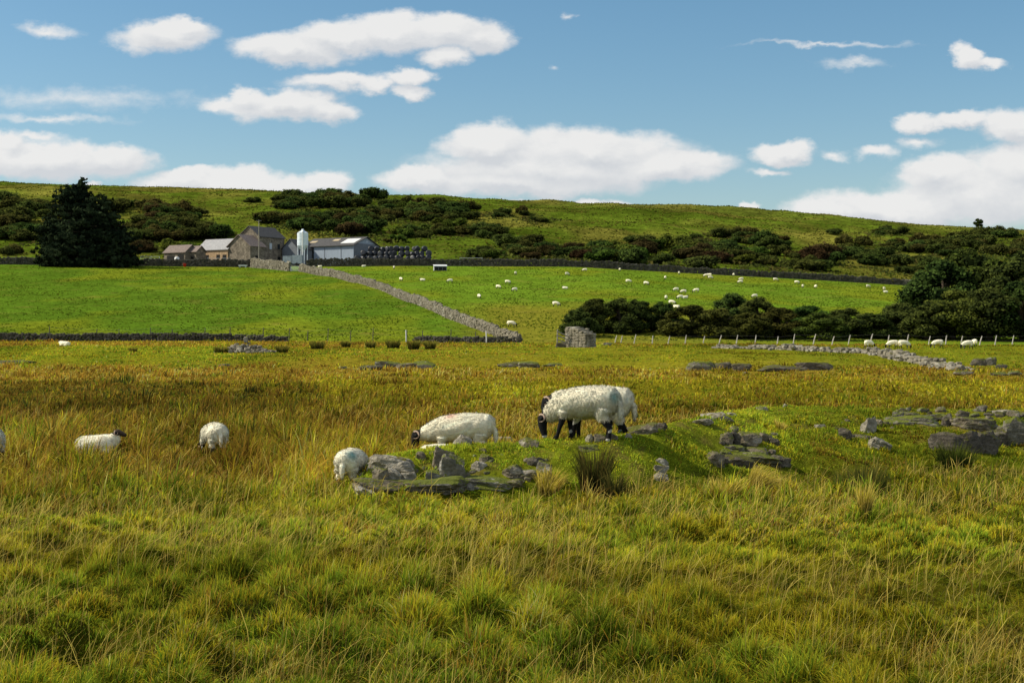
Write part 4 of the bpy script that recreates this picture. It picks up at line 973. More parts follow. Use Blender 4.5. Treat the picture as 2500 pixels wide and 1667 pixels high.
# low scrub growing between the bushes: one mass
def scrub():
    r_ = np.random.default_rng(77); Ps = []; Cs = []
    for (cx, cy, rx, ry, n, lo, hi, ks, where, group) in PATCH + PATCH2:
        if n < 5: continue
        for i in range(int(n * 1.9)):
            a = r_.uniform(0, 6.28); q = math.sqrt(r_.random()) * 1.12; x, y, z = at(cx + rx * q * math.cos(a), cy + ry * q * math.sin(a) + 8, 349)
            m = 26; sp = r_.uniform(1.2, 3.2); xx = x + r_.normal(0, sp, m); yy = y + r_.normal(0, sp * .8, m)
            hh = r_.uniform(.3, 1.3) * np.exp(-((xx - x) ** 2 + (yy - y) ** 2) / (2 * sp * sp)) * r_.uniform(.4, 1.1, m)
            Ps.append(np.stack([xx, yy, H(xx, yy) + hh], 1)); b_, l_ = ((DKG, MDG), (OLV, OLL), (GRB, GRL), (DKG, MDG))[int(r_.integers(4))]
            f = np.clip(r_.normal(.45, .25, m) , 0, 1)[:, None]; Cs.append(np.array(b_) * (1 - f) + np.array(l_) * f)
    P = np.vstack(Ps); D = np.tile(np.array((0, -.3, .8)), (len(P), 1))
    V, Q, cc = leaves(P, D, .55, 3, np.vstack(Cs)); tag(mobj('scrub', quads_mesh('scrub', V, Q, cc), M['leaf']), 'low dark scrub and bracken growing between the hillside bushes', 'scrub', None, 'stuff')
scrub()
# broadleaf trees of the row at the right --------------------------------------------------
def tree_parts(seed, nb, w, h, leaf, n, base, light):
    r_ = random.Random(seed); B = []
    for i in range(nb):
        a = r_.uniform(0, 6.28); t = r_.random() ** .8; zc = h * (.08 + .80 * t)
        prof = math.sin(math.pi * min(1, .30 + .67 * t)) ** .7; q = w * .44 * prof * math.sqrt(r_.random())
        s = r_.uniform(.10, .19) * (w + h) * .5 * (1.15 - .5 * t)
        B.append((q * math.cos(a), q * math.sin(a), max(zc, s * .8), s, s, s * .85))
    cr = crown('crown', B, n, leaf, seed, base, light)
    cr.materials.append(M['leaf'])
    tb = MB(); tb.tube([(0, 0, -.3), (.05 * w, 0, h * .25), (0, .04 * w, h * .55), (0, 0, h * .8)], [.045 * h, .035 * h, .022 * h, .008 * h], 8)
    for b in B[:9]:
        z0 = min(h * .15 + .4 * b[2], b[2] * .8); tb.tube([(.02 * w, 0, z0), (b[0] * .5, b[1] * .5, (z0 + b[2]) * .5 + .1), (b[0], b[1], b[2])], [.018 * h, .012 * h, .005 * h], 6)
    tr = tb.mesh('trunk', True); tr.materials.append(M['bark'])
    return cr, tr
TV = {'dark': [tree_parts(s, 38, 1, 1, .019, 8000, (.018, .029, .01), (.11, .145, .03)) for s in (101, 102, 103, 104)],
      'olive': [tree_parts(s, 38, 1, 1, .019, 8000, (.024, .031, .01), (.16, .165, .034)) for s in (111, 112, 113)],
      'green': [tree_parts(s, 38, 1, 1, .019, 8000, (.022, .036, .011), (.14, .195, .032)) for s in (121, 122)]}
def tree(px, d, wpx, top, kind, v, label, name='broadleaf_tree', group='trees of the dark row at the moor edge', base=None):
    x = X(px, d); z = Hs(x, d) if base is None else base; k = d / F
    h = (zz(top, d) - z) * 1.04; w = wpx * k * (1.28 if top > 600 else 1)
    o = empty(name, (x, d, z), (px * .37) % 6.28, label, 'tree', group)
    o.scale = (w / .95, w / .95, h / .98)
    cr, tr = TV[kind][v % len(TV[kind])]
    for nm, me in (('crown', cr), ('trunk', tr)):
        c = bpy.data.objects.new(nm, me); COL.objects.link(c); c.parent = o
TREES = [
 (1410, 163, 80, 752, 'dark', 0, 'low dark bushy tree behind the ruined pillar'),
 (1452, 168, 88, 727, 'dark', 1, 'leftmost tall dark tree of the row with a pointed top'),
 (1510, 167, 92, 729, 'dark', 2, 'second tall dark tree of the row'),
 (1560, 169, 86, 731, 'dark', 3, 'third tall dark tree of the row with ragged top'),
 (1620, 170, 74, 736, 'dark', 0, 'dark tree left of the rounded olive tree'),
 (1690, 163, 126, 744, 'olive', 0, 'broad rounded olive-green tree in the left half of the row'),
 (1785, 170, 90, 714, 'dark', 1, 'tall bluish dark tree standing up behind the olive trees'),
 (1760, 162, 104, 752, 'olive', 1, 'olive tree in front of the tall bluish tree'),
 (1850, 166, 92, 726, 'dark', 2, 'dark rounded tree right of the tall bluish tree'),
 (1830, 160, 90, 762, 'olive', 2, 'low olive bushy tree right of the paler pair'),
 (1900, 162, 110, 750, 'olive', 0, 'olive-brown tree in the middle of the row'),
 (1975, 168, 110, 742, 'green', 0, 'flat-topped green tree below the pasture corner'),
 (2000, 158, 108, 764, 'green', 1, 'fresh green low tree in front of the flat-topped one'),
 (2060, 163, 110, 752, 'dark', 3, 'dark round tree below the narrow end of the pasture'),
 (2130, 162, 110, 764, 'dark', 0, 'dark low tree in the dip of the row'),
 (2200, 166, 110, 738, 'dark', 1, 'dark tree with a small knob top left of the big trees'),
 (2260, 160, 110, 745, 'olive', 1, 'brownish tree at the left foot of the big trees'),
]
for a in TREES: tree(*a)
BIG = [
 (2300, 172, 170, 640, 'dark', 2, 'left shoulder tree of the big dark clump at the right'),
 (2370, 175, 200, 608, 'green', 0, 'highest broad tree of the big clump at the right'),
 (2450, 170, 190, 640, 'dark', 3, 'big dark tree near the right edge of the clump'),
 (2520, 174, 200, 612, 'dark', 0, 'big dark tree cut by the right edge of the picture'),
 (2330, 160, 150, 710, 'green', 1, 'lower green tree in front of the big clump'),
 (2420, 158, 160, 700, 'dark', 1, 'front dark tree of the big clump below the highest'),
 (2500, 157, 160, 690, 'dark', 2, 'front dark tree of the clump at the right edge'),
 (2600, 165, 200, 640, 'dark', 1, 'dark tree beyond the right edge of the clump'),
]
for a in BIG: tree(*a, group='big trees at the right')
x, y, z = at(2389, 560, 600)
d = 795.0; tree(2389, d, 26, 533, 'dark', 1, 'lone small tree standing against the sky on the right skyline', 'skyline_tree', None)

# conifers by the farm ---------------------------------------------------------------------
def conifer(px, d, wpx, top, seed, label, tops=1, pw=.75):
    x = X(px, d); z = Hs(x, d); k = d / F; h = zz(top, d) - z; w = wpx * k * 1.1
    r_ = np.random.default_rng(seed); n = 9000
    nb = 260; bt = np.concatenate([r_.random(nb - 12) ** 1.1 * .93, np.linspace(.9, .985, 12)]); ba = r_.uniform(0, 2 * math.pi, nb)
    bl = np.clip(1 - bt, .02, 1) ** pw * (1 - .3 * np.clip((.14 - bt) / .14, 0, 1)) * r_.uniform(.62, 1.12, nb) * (.8 + .4 * vn(ba * 1.3, bt * 4, seed))
    j = r_.choice(nb, n, p=(bl + .05) / (bl + .05).sum()); q = 1 - .8 * r_.random(n) ** 1.3
    rr = w * .5 * bl[j] * q; az = ba[j] + r_.normal(0, .16, n) * (1.25 - q)
    droop = -.10 * rr + .10 * rr * (q > .85)
    P = np.stack([rr * np.cos(az), rr * np.sin(az), h * bt[j] + droop + r_.normal(0, .28, n) * (1.2 - q)], 1)
    P[:, 2] = np.maximum(P[:, 2], .15)
    P[:, 0] += .035 * w * np.sin(bt[j] * 5 + seed)
    D = np.stack([np.cos(az), np.sin(az), .35 + 0 * az], 1)
    f = np.clip(.35 + 1.6 * n3(P, seed, .5) + r_.normal(0, .25, n), 0, 1)[:, None]
    cols = np.array((.007, .012, .007)) * (1 - f) + np.array((.034, .05, .022)) * f
    V, Q, cc = leaves(P, D, .55, seed, cols, .6)
    Q3 = np.vstack([Q[:, [0, 1, 2]], Q[:, [0, 2, 3]]])
    me = quads_mesh('crown', V, Q3, cc)
    # dark inner cone
    o = empty('conifer_tree', (x, d, z), 0, label, 'conifer', 'dark conifers beside the farm')
    mobj('crown', me, M['needle'], o)
    m = MB(); m.tube([(0, 0, -.3), (0, 0, h * .5), (.035 * w * math.sin(5 + seed), 0, h * .97)], [.5, .3, .04], 8)
    for i in range(26):
        tt = .1 + .8 * i / 26; a = i * 2.4; rr = w * .42 * (1 - tt) ** pw
        m.tube([(0, 0, h * tt), (rr * math.cos(a), rr * math.sin(a), h * tt - .05 * rr)], [.12, .03], 5)
    m.build('trunk', M['bark'], o)
conifer(196, 337, 140, 432, 3, 'tallest dark conifer with the spiky top beside the farm', pw=.55)
conifer(168, 335, 165, 450, 4, 'broad dark conifer with a blunt top at the left of the group', pw=.36)
conifer(240, 335, 170, 474, 8, 'dark conifer on the right shoulder of the group', pw=.38)
conifer(272, 333, 130, 515, 6, 'lower dark conifer at the right side of the group', pw=.36)
conifer(135, 334, 100, 530, 7, 'lower dark conifer at the left side of the group', pw=.36)
conifer(205, 332, 190, 500, 9, 'wide dark conifer filling the front of the group', pw=.34)

# ------------------------------------------------------------------ sheep
def loft(m, path, n=18):
    """path: (x, y, z, half width, half height) along a line in a vertical plane"""
    pts = [Vector(p[:3]) for p in path]; rings = []
    for i, p in enumerate(pts):
        t = (pts[min(i + 1, len(pts) - 1)] - pts[max(i - 1, 0)]).normalized(); s = Vector((0, 1, 0)); s = (s - t * s.dot(t)).normalized(); u = s.cross(t) * -1
        rings.append([p + s * (path[i][3] * math.cos(2 * math.pi * k / n)) + u * (path[i][4] * math.sin(2 * math.pi * k / n)) for k in range(n)])
    V = [q for r in rings for q in r]; Fc = []
    for i in range(len(pts) - 1):
        for k in range(n): Fc.append((i * n + k, i * n + (k + 1) % n, (i + 1) * n + (k + 1) % n, (i + 1) * n + k))
    Fc.append(tuple(range(n))[::-1]); Fc.append(tuple((len(pts) - 1) * n + k for k in range(n)))
    m.add(V, Fc)
def dens(path, k=6):
    o = []
    for a, b in zip(path[:-1], path[1:]):
        for j in range(k): o.append([a[q] + (b[q] - a[q]) * j / k for q in range(5)])
    return np.array(o + [list(path[-1])])
POSES = {}
def pose(name):
    if name in ('lie', 'sleep'):
        trunk = [(-.50, 0, .20, .06, .07), (-.46, 0, .20, .17, .16), (-.34, 0, .215, .25, .21), (-.10, 0, .225, .285, .225), (.14, 0, .235, .265, .23), (.30, 0, .27, .21, .22), (.39, 0, .34, .15, .18), (.45, 0, .42, .11, .13), (.48, 0, .49, .085, .09)]
        head = [(.45, 0, .52, .06, .07), (.51, 0, .515, .07, .078), (.60, 0, .485, .056, .06), (.68, 0, .455, .043, .045), (.71, 0, .445, .03, .03)]
        hd, fu = Vector((.95, 0, -.3)), Vector((.3, 0, .95)); hb = Vector((.48, 0, .53))
        if name == 'sleep':
            trunk = trunk[:5] + [(.30, 0, .24, .20, .21), (.40, 0, .24, .14, .16), (.47, 0, .22, .10, .11), (.50, 0, .20, .085, .09)]
            head = [(.48, 0, .20, .06, .07), (.54, 0, .18, .07, .078), (.62, 0, .13, .056, .06), (.69, 0, .08, .043, .045), (.71, 0, .06, .03, .03)]
            hd, fu = Vector((.85, 0, -.5)), Vector((.5, 0, .85)); hb = Vector((.51, 0, .21))
        legs = []
        for s in (-1, 1):
            legs.append(('f', [(.22, s * .15, .14, .07, .08), (.36, s * .17, .07, .045, .05), (.46, s * .16, .05, .033, .035), (.30, s * .15, .035, .027, .03), (.25, s * .15, .03, .026, .026)]))
            legs.append(('h', [(-.28, s * .19, .16, .11, .13), (-.12, s * .24, .09, .07, .075), (-.30, s * .25, .05, .04, .042), (-.14, s * .26, .035, .028, .03), (-.08, s * .26, .03, .027, .027)]))
        return trunk, head, legs, hb, hd, fu
    base = [(-.55, 0, .56, .05, .06), (-.525, 0, .57, .12, .14), (-.46, 0, .58, .185, .195), (-.34, 0, .585, .215, .205), (-.12, 0, .575, .235, .22), (.10, 0, .56, .225, .225), (.27, 0, .555, .20, .215)]
    if name == 'graze':
        trunk = base[:5] + [(.10, 0, .55, .22, .215), (.24, 0, .515, .195, .205), (.36, 0, .465, .155, .175), (.46, 0, .405, .12, .14), (.54, 0, .35, .095, .11), (.58, 0, .325, .075, .09)]
        head = [(.585, 0, .345, .055, .065), (.625, 0, .30, .07, .08), (.63, 0, .20, .06, .07), (.61, 0, .10, .046, .052), (.59, 0, .03, .038, .042), (.585, 0, .008, .025, .028)]
        hd, fu = Vector((-.1, 0, -1)), Vector((1, 0, -.1)); hb = Vector((.62, 0, .33))
    elif name == 'half':
        trunk = base[:5] + [(.10, 0, .555, .22, .215), (.26, 0, .53, .195, .205), (.39, 0, .50, .15, .17), (.50, 0, .475, .115, .13), (.58, 0, .455, .09, .10), (.62, 0, .445, .07, .08)]
        head = [(.625, 0, .48, .055, .065), (.67, 0, .445, .07, .08), (.695, 0, .35, .06, .07), (.69, 0, .255, .046, .052), (.675, 0, .185, .038, .042), (.67, 0, .16, .025, .028)]
        hd, fu = Vector((.05, 0, -1)), Vector((1, 0, .05)); hb = Vector((.67, 0, .475))
    elif name == 'mid':
        trunk = base + [(.40, 0, .585, .15, .175), (.51, 0, .60, .115, .13), (.60, 0, .59, .09, .10), (.64, 0, .58, .07, .08)]
        head = [(.635, 0, .61, .055, .065), (.68, 0, .58, .07, .08), (.705, 0, .48, .06, .07), (.70, 0, .385, .046, .052), (.69, 0, .315, .038, .042), (.685, 0, .29, .025, .028)]
        hd, fu = Vector((.05, 0, -1)), Vector((1, 0, .05)); hb = Vector((.685, 0, .61))
    else:  # stand
        trunk = base + [(.38, 0, .62, .16, .19), (.46, 0, .71, .115, .135), (.50, 0, .79, .09, .1)]
        head = [(.47, 0, .81, .06, .07), (.53, 0, .81, .07, .078), (.62, 0, .775, .056, .06), (.69, 0, .745, .043, .045), (.72, 0, .735, .03, .03)]
        hd, fu = Vector((.95, 0, -.3)), Vector((.3, 0, .95)); hb = Vector((.50, 0, .82))
    legs = []
    for s in (-1, 1):
        f = .10 if s == 1 else -.05
        if name != 'graze': f = .03 * s
        legs.append(('f', [(.24, s * .12, .42, .085, .09), (.25 + f * .15, s * .12, .30, .045, .052), (.26 + f * .55, s * .115, .175, .031, .035), (.26 + f * .9, s * .11, .06, .026, .028), (.275 + f, s * .11, .03, .033, .036), (.285 + f, s * .11, .0, .036, .04)]))
        g = -.05 if s == 1 else .06
        legs.append(('h', [(-.35, s * .10, .46, .11, .13), (-.34, s * .115, .36, .07, .085), (-.40 + g * .4, s * .125, .235, .042, .052), (-.425 + g * .8, s * .12, .19, .036, .042), (-.405 + g, s * .12, .07, .027, .03), (-.39 + g, s * .12, .03, .033, .036), (-.38 + g, s * .12, 0, .036, .04)]))
    return trunk, head, legs, hb, hd, fu
WOOL = np.array((.98, .89, .66)); BLK = np.array((.010, .010, .011)); WHT = np.array((.6, .57, .52))
def sheep_body(pname, voxel, seed, short=False, brownface=False, mark=None, ears=True):
    trunk, head, legs, hb, hd, fu = pose(pname)
    m = MB(); loft(m, trunk); loft(m, head)
    for _, L in legs: loft(m, L, 12)
    if ears:
        for s in (-1, 1):
            e = hb + Vector((0, s * .055, 0)) + hd * .02
            tip = e + Vector((0, s * .11, 0)) - fu * .035 + hd * .01
            mid = (e + tip) * .5
            loft_dir = [(e.x, e.y, e.z, .02, .02), (mid.x, mid.y, mid.z, .03, .02), (tip.x, tip.y, tip.z, .01, .01)]
            m.tube([p[:3] for p in loft_dir], [.02, .03, .012], 8)
    if pname not in ('lie', 'sleep'): loft(m, [(-.53, 0, .60, .03, .03), (-.575, 0, .52, .04, .035), (-.585, 0, .40, .04, .033), (-.58, 0, .31, .02, .02)], 10)
    o = mobj('tmp', m.mesh('tmp'), None)
    md = o.modifiers.new('r', 'REMESH'); md.mode = 'VOXEL'; md.voxel_size = voxel; md.use_smooth_shade = True
    md2 = o.modifiers.new('s', 'SMOOTH'); md2.iterations = 4 if voxel < .02 else 1; md2.factor = .5
    dg = bpy.context.evaluated_depsgraph_get(); me = bpy.data.meshes.new_from_object(o.evaluated_get(dg)); bpy.data.objects.remove(o)
    n = len(me.vertices); P = np.empty(n * 3); me.vertices.foreach_get('co', P); P = P.reshape(-1, 3)
    # which part is each vertex nearest to
    best = np.full(n, 9e9); lab = np.zeros(n, int)
    groups = [(0, dens(trunk)), (1, dens(head))] + [(2 if k == 'f' else 3, dens(L)) for k, L in legs]
    for li, S in groups:
        for q in S:
            dd = np.linalg.norm(P - q[:3], axis=1) - (q[3] + q[4]) * .5
            b = dd < best; best[b] = dd[b]; lab[b] = li
    head_s = (P - np.array(hb)) @ np.array(hd)
    near_head = np.linalg.norm(P - np.array(hb), axis=1) < .33
    isear = near_head & (np.abs(P[:, 1]) > .072) & (head_s < .07) & (head_s > -.06) & (best > .012)
    wool = np.ones(n)
    wool[(lab == 1)] = 0; wool[isear] = 0; wool[np.linalg.norm(P - np.array(hb), axis=1) < .115] = 0
    lim = .335 if pname not in ('lie', 'sleep') else .075
    wool[(lab == 2) & (P[:, 2] < lim)] = 0; wool[(lab == 3) & (P[:, 2] < (lim - .03))] = 0
    if pname in ('lie', 'sleep'): wool[(lab >= 2) & (P[:, 2] > .075)] = 1
    nz = n3(P, seed, 13); nz2 = n3(P, seed + 4, 34)
    cols = np.tile(BLK, (n, 1))
    if brownface: cols[lab == 1] = (.05, .035, .025)
    cols[(lab == 1) & (head_s > .295 + .03 * nz)] = WHT * .85            # pale muzzle
    cols[(lab >= 2) & (nz > .2)] = WHT * .7                              # white flecks on the legs
    pass
    wc = WOOL * (1 + .35 * nz[:, None] + .25 * nz2[:, None])
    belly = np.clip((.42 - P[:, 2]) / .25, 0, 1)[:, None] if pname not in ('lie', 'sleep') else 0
    wc = wc * (1 - .32 * belly * np.array((1, 1.18, 1.5)))  # lower wool darkened and warmed, painted shade on the underside
    w = wool[:, None]; cols = cols * (1 - w) + wc * w
    if mark is not None:
        for (c, r, mc) in mark:
            q = np.exp(-(np.linalg.norm((P - np.array(c)), axis=1) / r) ** 2)[:, None] * w * .8
            cols = cols * (1 - q) + np.array(mc) * q
    nr = np.empty(n * 3); me.vertices.foreach_get('normal', nr); nr = nr.reshape(-1, 3)
    P2 = P + nr * (wool * (.014 * n3(P, seed + 8, 9) + .012 * n3(P, seed + 9, 24)))[:, None]
    me.vertices.foreach_set('co', P2.ravel().astype(np.float32)); me.update(); setcol(me, np.clip(cols, 0, 1))
    me.polygons.foreach_set('use_smooth', [True] * len(me.polygons)); me.name = 'body'
    return me, P2, nr, wool, cols, (hb, hd, fu)
def fleece(P, nr, wool, cols, n, ln, wd, seed, droop):
    r_ = np.random.default_rng(seed); idx = np.where(wool > .5)[0]; k = r_.choice(idx, n)
    B = P[k] + r_.normal(0, .007, (n, 3)) - nr[k] * .008; Nn = nr[k]
    L = ln * np.where(r_.random((n, 1)) < .12, 1.5, 1) * r_.uniform(.6, 1.3, (n, 1)) * (.8 + .5 * vn(B[:, 0] * 9, B[:, 2] * 9 + B[:, 1] * 5, seed))[:, None]
    dirv = Nn * (1 - droop) + np.array([-.12, 0, -1.0]) * droop + r_.normal(0, .28, (n, 3))
    dn = (dirv * Nn).sum(1, keepdims=True); dirv = dirv + Nn * np.maximum(.09 - dn, 0); dirv /= np.linalg.norm(dirv, axis=1)[:, None]
    d2 = dirv + np.array([-.05, 0, -.6]) * droop + r_.normal(0, .25, (n, 3)); d2 /= np.linalg.norm(d2, axis=1)[:, None]
    sd = np.cross(dirv, r_.normal(size=(n, 3))); sd /= np.linalg.norm(sd, axis=1)[:, None]
    w = wd * r_.uniform(.6, 1.3, (n, 1)); m1 = B + dirv * L * .55; tp = m1 + d2 * L * .45
    V = np.stack([B - sd * w, B + sd * w, m1 + sd * w * .85, m1 - sd * w * .85, tp], 1).reshape(-1, 3)
    i = np.arange(n)[:, None] * 5
    loops = np.concatenate([i + np.array([[0, 1, 2, 3]]), i + np.array([[3, 2, 4]])], 1).ravel()
    st = (np.arange(n)[:, None] * 7 + np.array([[0, 4]])).ravel()
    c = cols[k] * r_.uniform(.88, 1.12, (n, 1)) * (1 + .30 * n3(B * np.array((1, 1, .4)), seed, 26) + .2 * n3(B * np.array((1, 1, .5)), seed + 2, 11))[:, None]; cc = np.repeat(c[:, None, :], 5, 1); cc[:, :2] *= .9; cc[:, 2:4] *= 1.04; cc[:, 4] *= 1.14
    me = fast_mesh('fleece', V, loops, st, np.clip(cc, 0, .97).reshape(-1, 3))
    a = me.attributes.new('bn', 'FLOAT_VECTOR', 'POINT'); a.data.foreach_set('vector', np.ascontiguousarray(np.repeat(Nn[:, None, :], 5, 1), np.float32).ravel())
    return me
def horns(o, hb, hd, fu, size=1.0):
    for s in (-1, 1):
        pts = []; rad = []
        for i in range(22):
            t = i / 21; a = R(55) + t * R(235); r = (.058 - .012 * t) * size
            c = hb + hd * .03 - fu * .005
            p = c + fu * (r * math.cos(a)) - hd * (r * math.sin(a)) + Vector((0, s * (.05 + .085 * t), 0)); pts.append(p); rad.append((.019 - .013 * t) * size)
        m = MB(); m.tube(pts, rad, 8); m.build('horn', M['horn'], o, True)
        m = MB(); e = hb + hd * .085 + fu * .03 + Vector((0, s * .058, 0)); m.lathe([(.001, -.011), (.009, -.006), (.012, 0), (.009, .006), (.001, .011)], e, 8); m.build('eye', M['eye'], o, True)
def make_sheep(px, d, rz, pname, label, scale=1.0, seed=1, n=9000, ln=.06, wd=.007, droop=.65, mark=None, brownface=False, z=None, group='sheep on the near moor', horn=True, sunk=0.0):
    x = X(px, d); z = Hs(x, d) if z is None else z
    o = empty('sheep', (x, d, z - sunk), rz, label, 'sheep', group); o.scale = (scale,) * 3
    me, P, nr, wool, cols, hf = sheep_body(pname, .0125, seed, mark=mark, brownface=brownface)
    b = mobj('body', me, M['sheep'], o)
    fl = fleece(P, nr, wool, cols, int(n * 2.4), ln * .56, wd * .42, seed, droop); mobj('fleece', fl, M['fleece'], o)
    if horn: horns(o, *hf)
    return o
TEAL = (.10, .36, .34); REDM = (.62, .16, .13)
SHEEP = []
def S(*a, **k):
    SHEEP.append((X(a[0], a[1]), a[1], a[3])); return make_sheep(*a, **k)
S(1422, 19.55, R(157), 'graze', 'ewe nearest the viewer grazing side-on on the knoll with white-flecked black legs', .95, 11, 18000, .06, .006, .68, [((-.52, -.10, .64), .085, TEAL), ((-.52, .10, .64), .085, TEAL)])
S(1450, 20.25, R(170), 'mid', 'ewe standing behind the front ewe on the knoll, black head half lowered', 1.0, 12, 14000, .045, .006, .6)
S(1120, 23.2, R(172), 'half', 'ewe with red-marked back and black face grazing behind the rocks', 1.06, 13, 16000, .032, .0055, .45, [((.12, -.1, .80), .09, REDM), ((.12, .1, .80), .09, REDM)], sunk=-.06)
S(1068, 19.75, R(8), 'sleep', 'white lamb lying behind the slab below the head of the grazing ewe', .5, 14, 7000, .03, .006, .4, horn=False)
S(862, 18.4, R(78), 'graze', 'lamb seen from behind with teal rump mark left of the outcrop', .76, 15, 10000, .045, .006, .7, [((-.45, -.13, .70), .10, TEAL)], sunk=.17)
S(520, 24.2, R(118), 'graze', 'cream sheep seen from behind grazing in tall brown grass at the left', .84, 16, 10000, .04, .007, .55, sunk=.08)
S(236, 24.0, R(-6), 'lie', 'sheep lying in tall grass with dark brown face raised, looking to the right', .74, 17, 9000, .035, .007, .5, brownface=True, sunk=-.07)
S(-26, 22.4, R(95), 'graze', 'sheep cut off by the left edge of the picture', .95, 18, 9000, .04, .007, .55)

# far sheep
def lowmesh(p, s, vox=.028):
    me = sheep_body(p, vox, s, ears=False)[0]; me.name = 'sheep'
    me.materials.clear(); me.materials.append(M['sheep']); return me
FS = {'g': lowmesh('graze', 41), 's': lowmesh('stand', 42), 'l': lowmesh('lie', 43), 'h': lowmesh('half', 44)}
def farsheep(px, py, k, rz, label, group, scale=1.0, dmin=100):
    x, y, z = at(px, py, dmin); o = bpy.data.objects.new('sheep', FS[k]); COL.objects.link(o)
    o.location = (x, y, z + .02); o.rotation_euler = (0, 0, R(rz)); o.scale = (scale,) * 3
    tag(o, label, 'sheep', group)
FP = [  # px, py of hooves, pose, heading, what tells it apart
 (962, 658, 'g', 100, 'pale sheep at the back wall left of the box shelter'),
 (979, 687, 'g', -60, 'sheep grazing below the shelter, leftmost of the row of three'),
 (1032, 686, 'l', 180, 'sheep lying below the shelter, middle of the row of three'),
 (1098, 691, 'g', 200, 'sheep grazing below the shelter, rightmost of the row of three'),
 (1259, 672, 'g', 80, 'lone sheep grazing high in the pasture right of the shelter'),
 (1240, 694, 'g', -20, 'sheep grazing in the middle of the pasture, top of the group of three'),
 (1217, 706, 'g', -40, 'sheep grazing in the middle of the pasture, left of the group of three'),
 (1256, 713, 'g', 215, 'sheep grazing in the middle of the pasture, right of the group of three'),
 (1170, 730, 'g', -70, 'lone sheep grazing near the brown strip above the long sunlit wall'),
 (1358, 749, 'g', -15, 'lone sheep grazing on the brown slope left of the tree tops'),
 (1249, 799, 'g', -10, 'lowest sheep in the pasture, grazing near the end of the sunlit wall'),
 (1380, 706, 'l', 180, 'sheep lying alone in the middle of the pasture'),
 (1385, 674, 'g', 40, 'sheep grazing near the back wall, left of the pair in the middle'),
 (1427, 664, 'g', 190, 'sheep grazing close under the back wall in the middle of the picture'),
 (1513, 663, 'g', 95, 'sheep seen end-on under the back wall right of the middle'),
 (1535, 692, 'g', -10, 'left sheep of the pair grazing above the left tree tops'),
 (1578, 697, 'g', -35, 'right sheep of the pair grazing above the left tree tops'),
 (1624, 683, 'g', 95, 'single sheep seen end-on above the cluster'),
 (1658, 671, 'g', 80, 'sheep end-on under the back wall above the cluster'),
 (1650, 713, 'g', 200, 'upper left sheep of the cluster above the trees'),
 (1668, 718, 'g', 190, 'upper middle sheep of the cluster above the trees'),
 (1699, 715, 'g', 180, 'right outlying sheep of the cluster above the trees'),
 (1626, 733, 'g', 90, 'left outlying sheep of the cluster above the trees'),
 (1660, 732, 'g', 200, 'middle left sheep of the cluster just above the tree tops'),
 (1672, 729, 'l', 10, 'middle right sheep of the cluster just above the tree tops'),
 (1641, 745, 'g', -30, 'lower left sheep of the cluster touching the tree tops'),
 (1652, 752, 'l', 160, 'lower right sheep of the cluster touching the tree tops'),
 (1723, 677, 'g', 170, 'left sheep of the huddle under the back wall'),
 (1732, 676, 's', 150, 'upper right sheep of the huddle under the back wall'),
 (1735, 682, 'g', 10, 'lower right sheep of the huddle under the back wall'),
 (1791, 675, 'g', 90, 'sheep end-on touching the back wall right of the huddle'),
 (1809, 686, 'g', 190, 'upper sheep of the stacked pair right of the huddle'),
 (1807, 693, 'g', 180, 'lower sheep of the stacked pair right of the huddle'),
 (1894, 687, 'g', 0, 'brownish sheep alone below the wall right of the stacked pair'),
 (1946, 694, 'g', -20, 'upper sheep of the loose three in the right of the pasture'),
 (1960, 704, 'g', 80, 'middle sheep of the loose three in the right of the pasture'),
 (1991, 705, 'g', 100, 'right sheep of the loose three in the right of the pasture'),
 (2120, 704, 'g', 30, 'sheep grazing far right under the wall, left of the last pair'),
 (2159, 710, 'g', 60, 'upper sheep of the last pair at the right end of the pasture'),
 (2162, 715, 'l', 190, 'lower sheep of the last pair at the right end of the pasture'),
 (1842, 729, 'g', 200, 'sheep peeping over the tree tops in the middle of the row'),
]
for p in FP: farsheep(p[0], p[1], p[2], p[3], p[4], 'flock in the far pasture', 1.0, 160)
for p in [(283, 651, 's', 90, 'small white sheep in the shade at the foot of the conifers'), (376, 649, 'l', 0, 'grey sheep lying in the shade of the wall near the red bucket'),
          (781, 653, 'l', 0, 'sheep lying in the wall shade left of the big barn'), (888, 652, 'l', 20, 'sheep lying in the wall shade below the bales')]:
    farsheep(*p, 'sheep resting in the shade of the back wall', 1.0, 160)
for p in [(2122, 852, 'h', 35, 'leftmost sheep by the far fence, its head up beside a post'), (2178, 852, 'g', 190, 'second sheep by the far fence, left of the close pair gap'), (2208, 852, 'g', 10, 'third sheep by the far fence, nosing a post'),
          (2288, 850, 'g', 185, 'long-bodied sheep alone between two fence posts'), (2361, 853, 'g', 195, 'larger sheep of the right-hand pair by the far fence'), (2378, 847, 'g', 95, 'smaller sheep behind the right-hand pair by the far fence')]:
    farsheep(*p, 'sheep along the far fence at the right', .86, 90)
farsheep(158, 846, 'l', 170, 'small sheep lying in brown grass below the low dark wall at the left', 'sheep on the far moor', 1.0, 90)

